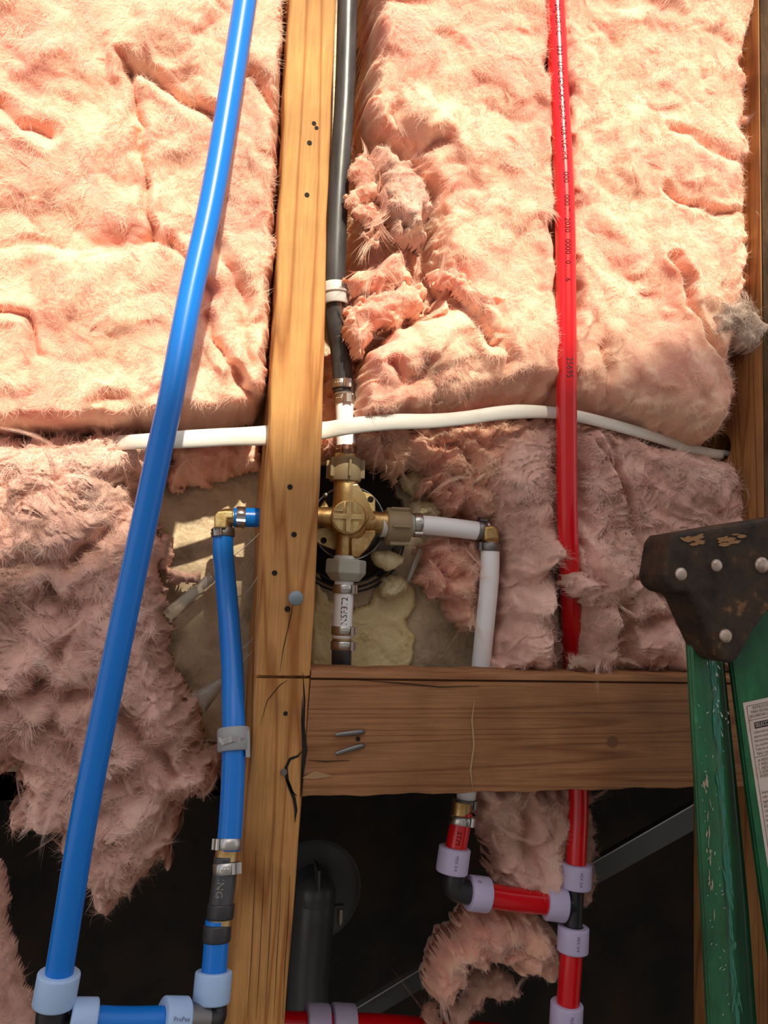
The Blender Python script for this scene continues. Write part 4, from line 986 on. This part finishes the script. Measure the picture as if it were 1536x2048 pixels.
rail('rail', [(1180, prof2(1445)), (1326, prof2(1461)), (1560, prof2(1491)), (1800, prof2(1524)), (2048, prof2(1558))], 0.0025, ld)
capo = [(1341, 1078), (1352, 1066), (1400, 1058), (1470, 1046), (1536, 1036), (1620, 1022), (1700, 1012), (1720, 1100), (1700, 1180), (1640, 1195), (1570, 1205), (1536, 1226), (1510, 1262), (1490, 1300), (1478, 1320), (1462, 1327), (1446, 1324), (1434, 1306), (1420, 1275), (1400, 1232), (1385, 1198), (1378, 1190), (1350, 1182), (1334, 1170), (1330, 1150), (1336, 1112)]
prism('top_cap', [P(a, b, -0.122) for a, b in capo], (0, 0.030, 0), M_capb, ld, 0.0035)
def rivet(x, y, wpx, Y=-0.122):
    p = P(x, y, Y); r = PR(wpx, x, y, Y)
    lathe('rivet', p+Vector((0, 0.002, 0)), Vector((0, -1, 0)), [(0, r), (0.0022, r), (0.0032, r*0.85), (0.0040, r*0.5), (0.0042, 0.00001)], M_rivet, ld, n=24)
for x, y, w in ((1362, 1148, 27), (1433, 1131, 26), (1524, 1130, 33), (1451, 1272, 29)): rivet(x, y, w)
rivet(1391, 1272, 14, -0.1)
M_scr = mat('scratch_grey', (0.40, 0.45, 0.42), 0.6)
def scratches(n, seed, fn, parent, m, Y):
    rng = random.Random(seed); V = []; Fc = []
    for i in range(n):
        x, y, a, L, w = fn(rng); b = len(V); k = 5
        Y_ = Y-i*2.5e-6
        for j in range(k):
            t = j/(k-1)-0.5; ww = w*(1-(2*t)**2)+0.2
            cx = x+math.cos(a)*L*t+rng.uniform(-.6, .6); cy = y+math.sin(a)*L*t
            V.append(P(cx-math.sin(a)*ww, cy+math.cos(a)*ww, Y_)); V.append(P(cx+math.sin(a)*ww, cy-math.cos(a)*ww, Y_))
        Fc += [(b+2*j, b+2*j+1, b+2*j+3, b+2*j+2) for j in range(k-1)]
    o = mesh('paint_scuffs', V, Fc, m, parent); tag(o, kind='stuff')
scratches(95, 5, lambda r: ((lambda t: (1388+t*0.16+r.gauss(16, 9), 1185+t, 1.45+r.gauss(0, 0.35), r.uniform(2, 12), r.uniform(0.4, 1.7)))(abs(r.gauss(0, 110)))), ld, M_scr, -0.1003)
scratches(40, 8, lambda r: ((lambda t: (1388+t*0.058+r.uniform(4, 40), 1400+t, 1.5+r.gauss(0, 0.7), r.uniform(2, 9), r.uniform(0.3, 1.0)))(r.uniform(0, 640))), ld, M_scr, -0.1003)
scratches(130, 6, lambda r: ((lambda t: (1420+t*0.066+r.gauss(0, 3.5), 1215+t, 1.5+r.gauss(0, .1), r.uniform(14, 70), r.uniform(0.4, 2.2)))(r.uniform(60, 830))), ld, mat('scratch_teal', (0.03, 0.18, 0.13), 0.5), -0.1002)
scratches(22, 9, lambda r: ((lambda t: (1408+t*0.055+r.gauss(0, 2.5), 1500+t, 1.5+r.gauss(0, .1), r.uniform(8, 26), r.uniform(0.5, 2.0)))(r.uniform(60, 330)), )[0], ld, mat('scratch_tan', (0.36, 0.30, 0.20), 0.6), -0.1003)
scratches(26, 12, lambda r: (r.choice((1380, 1395, 1455, 1470))+r.gauss(0, 10), 1078+r.gauss(0, 5), r.gauss(0, .3), r.uniform(10, 30), r.uniform(1.5, 4.5)), ld, mat('cap_bare_tan', (0.30, 0.15, 0.06), 0.7), -0.1225)
# sticker
def sk(u, v, Y=-0.0956):      # u along the top edge, v down, both in pixels
    return P(1486+u*0.985+v*0.150, 1406-u*0.215+v*0.985, Y)
stk = prism('warning_sticker', [sk(0, 0), sk(150, 0), sk(150, 640), sk(0, 640)], (0, 0.0004, 0), M_sticker, ld)
tag(stk, 'cream instruction sticker with small Spanish text')
def sktext(s, u, v, h, m=M_ink, sx=1.0):
    V, Fc = text_mesh(s, 1.0)
    mesh('printed_text', [sk(u+q.x*h*sx, v-q.y*h, -0.0959) for q in V], Fc, m, stk)
def skrect(u0, v0, u1, v1, m=M_ink, Y=-0.0958):
    mesh('printed_line', [sk(u0, v0, Y), sk(u1, v0, Y), sk(u1, v1, Y), sk(u0, v1, Y)], [(0, 1, 2, 3)], m, stk)
skrect(6, 8, 140, 8.8); skrect(6, 8, 6.8, 630); skrect(6, 37, 140, 37.8); skrect(6, 112, 140, 112.8)
M_inkb = mat('brown_ink', (0.10, 0.06, 0.05), 0.6)
for i, s_ in enumerate(('INSTRUCCIONES', 'PARA ESCALERAS', 'SEGURIDAD LEA')): sktext(s_, 17-4*i, 14+8.2*i, 8.5, M_inkb, 0.72)
skrect(16, 43, 120, 56)
sktext('SELECCION', 18, 49.5, 12, M_sticker, 0.62)
for i, s_ in enumerate(('1.Seleccione la escalera', 'soporte el peso como', 'Herramientas o artos', '2.La escalera esta', 'Todos los seguros')): sktext(s_, 11, 63+8.6*i, 8.2, M_inkb, 0.62)
sktext('TIPO CAPACIDAD', 12, 107, 8.6, M_inkb, 0.72)
for i, s_ in enumerate(('IA INDUSTRIAL-C', 'II  INDUSTRIAL', 'I   INDUSTRIAL', 'II  COMERCIAL', 'III DOMESTICO')): sktext(s_, 12, 120+8.0*i, 8.6, M_inkb, 0.66)
for i, s_ in enumerate(('Inspeccione la', 'cada vez que', 'legible y', 'SEG.', '2.Asegure la', 'conecta', 'Nunca use', 'precaucion', '3.Mantenga', 'la escalera', 'Mantenga', 'todos', '4.No use', 'la mano')): sktext(s_, 10, 184+9.5*i, 8.6, M_inkb, 0.62)

# ================================================================ INSULATION
SM = (0.009, 0.0028, 0.0006, 0.0003); RG = (0.013, 0.009, 0.0030, 0.0008)
wool('insulation_batt', 'big sunlit pink insulation batt at the upper left behind the long blue pipe',
     [(-140, -440), (592, -440), (578, -160), (570, 0), (558, 250), (549, 480), (540, 660), (532, 790), (512, 845), (440, 858), (350, 862), (250, 872), (120, 876), (0, 884), (-140, 892)],
     0.088, 0.080, amps=SM, edge=0.010, ragged=0.002, seed=101, wisps=60, flen=(0.004, 0.012),
     creases=[([(258, 110), (266, 160), (274, 240), (285, 330), (290, 420), (305, 470)], 9, 0.010), ([(262, 140), (300, 150), (340, 190), (380, 215), (430, 228)], 12, 0.011), ([(500, 150), (530, 190), (562, 240)], 14, 0.012),
              ([(0, 222), (45, 262), (100, 270)], 12, 0.010), ([(-20, 496), (120, 488), (230, 478), (340, 484)], 12, 0.003), ([(340, 480), (380, 530), (420, 600)], 9, 0.008), ([(430, 470), (480, 600), (515, 720)], 10, 0.008),
              ([(410, 620), (440, 680), (495, 745)], 9, 0.010), ([(0, 618), (60, 640), (80, 700)], 8, 0.008), ([(480, 740), (510, 790), (525, 800)], 12, 0.012), ([(150, 860), (180, 800), (230, 790)], 12, 0.006)],
     lumps=[(110, 330, 90, 0.010), (330, 70, 80, 0.010), (80, 120, 100, 0.006), (170, 600, 90, 0.008), (490, 300, 50, 0.008)])
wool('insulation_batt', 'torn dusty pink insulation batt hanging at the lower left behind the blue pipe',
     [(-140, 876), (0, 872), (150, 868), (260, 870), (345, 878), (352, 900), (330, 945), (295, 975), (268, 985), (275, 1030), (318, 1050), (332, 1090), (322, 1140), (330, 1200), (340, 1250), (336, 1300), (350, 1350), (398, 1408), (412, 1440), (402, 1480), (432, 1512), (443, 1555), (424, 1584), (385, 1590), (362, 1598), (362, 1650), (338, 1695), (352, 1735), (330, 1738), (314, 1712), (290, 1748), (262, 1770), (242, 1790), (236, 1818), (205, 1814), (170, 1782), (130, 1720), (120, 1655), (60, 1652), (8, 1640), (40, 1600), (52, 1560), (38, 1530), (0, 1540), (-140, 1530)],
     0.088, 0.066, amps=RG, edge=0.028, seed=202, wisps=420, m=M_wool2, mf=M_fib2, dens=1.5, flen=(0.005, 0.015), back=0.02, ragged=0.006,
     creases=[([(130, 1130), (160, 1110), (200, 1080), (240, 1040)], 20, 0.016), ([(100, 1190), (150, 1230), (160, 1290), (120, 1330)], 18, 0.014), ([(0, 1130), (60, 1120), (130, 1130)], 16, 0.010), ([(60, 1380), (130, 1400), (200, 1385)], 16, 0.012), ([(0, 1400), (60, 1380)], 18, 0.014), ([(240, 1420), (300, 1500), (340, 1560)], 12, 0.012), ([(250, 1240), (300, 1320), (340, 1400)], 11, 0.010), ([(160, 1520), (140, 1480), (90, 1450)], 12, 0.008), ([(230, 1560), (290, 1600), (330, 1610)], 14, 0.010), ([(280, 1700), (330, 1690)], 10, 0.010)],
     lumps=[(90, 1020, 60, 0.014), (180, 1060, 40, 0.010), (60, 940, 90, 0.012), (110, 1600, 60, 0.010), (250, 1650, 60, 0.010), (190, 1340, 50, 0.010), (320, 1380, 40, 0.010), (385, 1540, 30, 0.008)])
wool('insulation_tuft', 'lumpy edge of dusty pink insulation at the bottom left corner', [(-140, 1720), (0, 1730), (15, 1790), (8, 1850), (25, 1900), (40, 1960), (62, 2010), (75, 2090), (-140, 2110)], 0.06, 0.032, amps=(0.008, 0.004, 0.001, 0.0004), edge=0.025, ragged=0.002, lift=0.25, seed=203, wisps=40, m=M_wool2, mf=M_fib2, dens=1.5, back=0.01)
wool('insulation_tuft', 'sunlit orange flap of insulation left of the stud under the cable', [(345, 890), (420, 884), (528, 884), (524, 940), (470, 948), (430, 966), (380, 975), (335, 992), (330, 950)], 0.094, 0.040, amps=(0.008, 0.009, 0.002, 0.0006), edge=0.022, seed=204, dens=0.8, flen=(0.003, 0.007))
wool('insulation_tuft', 'twisted pinkish brown tuft on the panel between the two blue pipes', [(318, 1060), (340, 1066), (345, 1100), (344, 1128), (365, 1142), (396, 1150), (398, 1162), (370, 1168), (335, 1165), (318, 1130)], 0.085, 0.020, amps=(0.004, 0.005, 0.003, 0.001), edge=0.010, seed=205, dens=1.5, m=M_wool2, mf=M_fib2, flen=(0.003, 0.008))
# right side
wool('insulation_batt', 'big sunlit pink insulation batt at the upper right around the red pipe',
     [(750, -440), (742, -160), (738, 0), (742, 80), (732, 150), (726, 225), (737, 270), (790, 300), (850, 390), (858, 520), (884, 580), (800, 655), (740, 690), (724, 730), (716, 780), (714, 856), (720, 850), (800, 838), (920, 828), (1000, 812), (1110, 814), (1200, 838), (1300, 872), (1400, 896), (1440, 892), (1472, 840), (1478, 775), (1462, 730), (1492, 690), (1500, 560), (1506, 480), (1500, 400), (1498, 330), (1500, 240), (1510, 190), (1494, 140), (1508, 90), (1524, 60), (1518, 0), (1515, -160), (1512, -440)],
     0.088, 0.084, amps=SM, edge=0.010, edge2=(0.028, 760, 1000), front=0.8, ragged=0.003, seed=301, wisps=60, flen=(0.004, 0.012),
     creases=[([(1076, -440), (1098, -130), (1109, 0), (1119, 200), (1129, 400), (1132, 600), (1133, 800), (1134, 840)], 15, 0.020), ([(835, 480), (850, 540), (900, 570), (940, 620), (990, 680)], 14, 0.016), ([(740, 700), (780, 670), (850, 640), (910, 610)], 16, 0.018), ([(1339, 516), (1376, 595), (1409, 657), (1440, 700), (1455, 740)], 9, 0.013), ([(1500, 410), (1440, 425), (1380, 400), (1340, 370)], 10, 0.008),
              ([(1210, 690), (1222, 750), (1230, 800)], 8, 0.006), ([(990, 600), (1010, 680), (1020, 740)], 9, 0.007), ([(860, 720), (850, 760), (800, 770)], 10, 0.008), ([(785, 730), (810, 750)], 10, 0.010), ([(1350, 260), (1420, 300), (1490, 330)], 10, 0.006), ([(780, 230), (850, 300), (900, 290)], 12, 0.008), ([(740, 250), (790, 290), (830, 330)], 14, 0.012)],
     lumps=[(1370, 780, 110, 0.014), (900, 200, 110, 0.006), (850, 250, 50, 0.010), (860, 680, 70, 0.012), (1270, 300, 90, 0.006), (1400, 860, 40, 0.006), (770, 60, 40, 0.006)])
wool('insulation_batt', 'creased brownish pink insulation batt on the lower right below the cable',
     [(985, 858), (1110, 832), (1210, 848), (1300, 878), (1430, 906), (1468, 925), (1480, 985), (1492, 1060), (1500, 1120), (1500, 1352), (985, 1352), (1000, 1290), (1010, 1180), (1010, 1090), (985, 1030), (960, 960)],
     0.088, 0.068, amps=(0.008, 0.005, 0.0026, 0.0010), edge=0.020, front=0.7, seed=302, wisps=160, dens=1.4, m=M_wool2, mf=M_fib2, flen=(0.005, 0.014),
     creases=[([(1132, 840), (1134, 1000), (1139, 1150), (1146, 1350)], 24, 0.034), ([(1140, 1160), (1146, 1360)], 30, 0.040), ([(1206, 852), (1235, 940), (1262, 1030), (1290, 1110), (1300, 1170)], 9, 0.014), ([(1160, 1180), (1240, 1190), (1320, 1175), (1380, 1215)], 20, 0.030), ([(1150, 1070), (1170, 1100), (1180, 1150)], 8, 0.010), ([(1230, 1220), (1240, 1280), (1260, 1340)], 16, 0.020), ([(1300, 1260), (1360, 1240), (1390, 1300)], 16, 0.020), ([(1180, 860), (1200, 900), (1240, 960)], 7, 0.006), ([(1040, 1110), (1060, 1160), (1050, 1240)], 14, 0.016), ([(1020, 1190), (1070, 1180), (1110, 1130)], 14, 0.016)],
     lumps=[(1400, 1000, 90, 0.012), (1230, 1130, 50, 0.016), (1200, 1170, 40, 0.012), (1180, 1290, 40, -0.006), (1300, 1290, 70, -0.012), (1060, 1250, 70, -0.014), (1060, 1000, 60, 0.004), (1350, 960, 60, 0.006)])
wool('insulation_batt', 'shredded pink insulation above and right of the brass valve',
     [(640, 868), (700, 862), (780, 850), (880, 846), (1000, 836), (1085, 836), (1100, 900), (1112, 1000), (1120, 1090), (1118, 1150), (1080, 1160), (1030, 1130), (1000, 1075), (960, 1038), (900, 1026), (882, 1000), (868, 975), (848, 990), (855, 945), (830, 935), (800, 958), (770, 930), (735, 925), (725, 908), (655, 908), (638, 925)],
     0.089, 0.050, amps=(0.010, 0.009, 0.005, 0.0014), edge=0.016, front=0.6, seed=303, wisps=260, dens=1.7, flen=(0.005, 0.015), ragged=0.006,
     creases=[([(870, 880), (930, 900), (960, 960), (1010, 980)], 14, 0.014), ([(940, 870), (1000, 900), (1040, 970)], 9, 0.010), ([(880, 930), (920, 950), (940, 1000)], 12, 0.012), ([(1050, 900), (1080, 980), (1090, 1060)], 7, 0.010)],
     lumps=[(690, 900, 40, -0.02), (1050, 900, 70, 0.010), (1060, 1080, 40, 0.012), (790, 880, 50, -0.006), (1000, 1050, 30, -0.010)])
wool('insulation_tuft', 'ragged pink tuft of insulation between the valve nut and the white drop pipe',
     [(845, 1098), (870, 1072), (895, 1066), (930, 1078), (960, 1090), (966, 1130), (955, 1200), (944, 1262), (925, 1265), (902, 1245), (885, 1205), (858, 1185), (838, 1165), (836, 1130)],
     0.088, 0.036, amps=(0.006, 0.008, 0.0025, 0.0008), edge=0.014, seed=304, wisps=70, dens=2.0, flen=(0.004, 0.012), ragged=0.006, creases=[([(880, 1140), (900, 1160), (930, 1150)], 12, 0.012), ([(905, 1200), (930, 1215)], 10, 0.010)])
wool('insulation_tuft', 'crumpled pink wad of insulation between the white drop pipe and the red pipe',
     [(985, 1120), (1020, 1110), (1060, 1150), (1110, 1140), (1118, 1240), (1122, 1350), (970, 1350), (985, 1280), (1000, 1200)],
     0.085, 0.030, amps=(0.006, 0.009, 0.003, 0.0008), edge=0.014, seed=305, wisps=80, dens=1.8, flen=(0.004, 0.012), ragged=0.006, m=M_wool2, mf=M_fib2,
     creases=[([(1040, 1150), (1050, 1200), (1030, 1250)], 16, 0.016), ([(1090, 1190), (1080, 1260), (1110, 1300)], 12, 0.012)])
# torn flaps right of the black pipe
def flap(label, poly, Yb, T, seed, **k):
    kw = dict(amps=(0.004, 0.0048, 0.0016, 0.0006), edge=0.016, dens=2.0, lift=0.3, flen=(0.003, 0.008), ragged=0.006, back=0.006, wisps=14)
    kw.update(k); wool('insulation_tuft', label, poly, Yb, T, seed=seed, **kw)
wool('insulation_tuft', 'deep red shaded wool lining behind the torn flaps right of the black pipe', [(690, 300), (780, 300), (880, 420), (960, 560), (960, 680), (820, 720), (690, 740)], 0.092, 0.046, amps=(0.004, 0.005, 0.003, 0.001), edge=0.02, seed=401, dens=1.2)
flap('upper torn flap of pink wool beside the black pipe, its tip over the pipe', [(706, 318), (730, 300), (748, 330), (752, 372), (760, 392), (735, 404), (700, 410), (684, 408), (700, 385), (698, 345)], 0.018, 0.012, 402)
flap('folded pink wool lobe with a dusty hollow right of the upper torn flap', [(742, 300), (775, 300), (820, 330), (850, 375), (862, 412), (852, 455), (842, 500), (820, 492), (790, 468), (764, 440), (756, 400), (752, 350)], 0.024, 0.024, 403, lumps=[(840, 430, 30, 0.006)], m=M_wool2)
flap('thin hanging tongue of torn pink wool between the two lobes', [(710, 412), (740, 404), (762, 430), (764, 465), (748, 492), (736, 478), (724, 448)], 0.018, 0.012, 404)
flap('curled pink wool roll lying level below the hanging tongue', [(692, 560), (708, 548), (742, 545), (760, 520), (775, 498), (798, 510), (806, 535), (824, 545), (824, 566), (800, 576), (768, 584), (735, 590), (700, 596)], 0.026, 0.020, 405)
flap('broad pink wool flap right of the pale strap', [(690, 640), (700, 610), (738, 596), (780, 580), (820, 566), (850, 580), (858, 612), (840, 632), (800, 645), (762, 660), (735, 690), (715, 715), (698, 700), (688, 672)], 0.030, 0.026, 406)
flap('slim pink wool ridge curving right of the broad flap', [(850, 545), (880, 540), (930, 560), (975, 600), (992, 650), (996, 700), (985, 700), (972, 660), (950, 620), (915, 590), (870, 566)], 0.016, 0.018, 407, edge=0.010)
flap('rounded pink wool bulge under the broad flap', [(770, 700), (800, 660), (850, 640), (920, 640), (975, 662), (990, 720), (960, 790), (880, 815), (800, 800), (765, 750)], 0.036, 0.036, 408, edge=0.035, amps=(0.004, 0.004, 0.002, 0.0008))
flap('pale pink wool lobe at the top beside the black pipe, over the dark gap', [(780, 215), (830, 170), (900, 170), (930, 240), (900, 295), (850, 302), (800, 280)], 0.026, 0.024, 409, edge=0.03, amps=(0.003, 0.003, 0.0015, 0.0006))
flap('grey dusty tuft of wool at the right edge above the cable hole', [(1408, 640), (1430, 610), (1470, 600), (1512, 630), (1528, 665), (1520, 700), (1516, 724), (1498, 700), (1484, 714), (1470, 690), (1450, 680), (1430, 695), (1412, 670)], 0.022, 0.026, 410, m=M_grey, mf=M_grey, dens=2.6, flen=(0.004, 0.012))
flap('frayed yellowish wool edge by the right stud, near the top corner', [(1498, 60), (1520, 50), (1532, 90), (1526, 130), (1508, 125)], 0.02, 0.012, 411, flen=(0.003, 0.009), mf=M_grey)
flap('second frayed wool edge down the right stud', [(1490, 208), (1516, 200), (1524, 235), (1510, 270), (1492, 262)], 0.02, 0.012, 412, flen=(0.003, 0.009), mf=M_grey)
flap('frayed wool edge on the right stud above the grey dusty tuft', [(1500, 415), (1522, 405), (1530, 445), (1515, 475), (1498, 478)], 0.02, 0.012, 413, flen=(0.003, 0.009), mf=M_grey)
flap('little wool roll lapping over the red pipe below the cable', [(1128, 1150), (1150, 1140), (1200, 1150), (1262, 1150), (1285, 1170), (1258, 1210), (1200, 1218), (1160, 1206), (1132, 1185)], 0.020, 0.028, 414, m=M_wool2, mf=M_fib2)
flap('scrap of pale torn wool on the board beside the red pipe', [(1142, 1334), (1150, 1318), (1175, 1312), (1200, 1320), (1204, 1334), (1180, 1342)], 0.022, 0.008, 415, m=M_grey, mf=M_fib2)
flap('loose wool fold low in the right bay against the red pipe', [(1182, 1215), (1210, 1225), (1225, 1280), (1250, 1330), (1240, 1350), (1182, 1350), (1184, 1290)], 0.055, 0.024, 416, m=M_wool2, mf=M_fib2)
flap('slanting wool fold low in the right bay beside the ladder', [(1280, 1330), (1270, 1290), (1320, 1260), (1370, 1262), (1400, 1290), (1410, 1350), (1290, 1350)], 0.055, 0.026, 417, m=M_wool2, mf=M_fib2)
flap('middle wool fold low in the right bay', [(1225, 1195), (1280, 1205), (1340, 1220), (1350, 1260), (1310, 1275), (1270, 1330), (1235, 1300)], 0.060, 0.024, 418, m=M_wool2, mf=M_fib2)
flap('sunlit pink wool behind the short white pipe above the valve', [(636, 700), (668, 720), (720, 730), (725, 865), (640, 870)], 0.094, 0.030, 419, edge=0.02, back=0)
# below the board
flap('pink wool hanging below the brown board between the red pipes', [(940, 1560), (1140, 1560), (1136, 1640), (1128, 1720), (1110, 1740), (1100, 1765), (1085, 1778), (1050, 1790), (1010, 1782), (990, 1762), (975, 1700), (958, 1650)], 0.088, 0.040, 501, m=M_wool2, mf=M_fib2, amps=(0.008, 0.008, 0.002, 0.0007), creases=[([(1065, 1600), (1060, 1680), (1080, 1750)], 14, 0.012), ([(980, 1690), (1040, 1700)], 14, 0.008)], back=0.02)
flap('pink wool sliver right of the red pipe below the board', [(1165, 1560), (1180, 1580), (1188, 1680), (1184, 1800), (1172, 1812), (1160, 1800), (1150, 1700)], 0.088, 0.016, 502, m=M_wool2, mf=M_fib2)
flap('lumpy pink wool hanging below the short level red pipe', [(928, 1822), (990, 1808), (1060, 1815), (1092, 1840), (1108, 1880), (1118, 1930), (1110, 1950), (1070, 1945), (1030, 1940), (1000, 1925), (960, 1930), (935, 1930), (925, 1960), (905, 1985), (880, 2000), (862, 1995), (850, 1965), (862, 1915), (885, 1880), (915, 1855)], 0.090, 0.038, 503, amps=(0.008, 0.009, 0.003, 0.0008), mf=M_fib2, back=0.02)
flap('brownish wool scrap hanging lowest, near the bottom edge', [(945, 1945), (1000, 1938), (1032, 1960), (1048, 1990), (1020, 1990), (985, 2000), (945, 2010), (935, 2060), (900, 2075), (895, 2045), (915, 2010), (930, 1990)], 0.115, 0.020, 504, m=M_wool2, mf=M_fib2)
flap('tiny pink wool tip resting on the level red pipe at the bottom edge', [(845, 2036), (852, 2018), (866, 2014), (870, 2036), (864, 2050), (848, 2048)], 0.115, 0.008, 505, edge=0.006)
print('WOOL TRIS', TRIS[0])
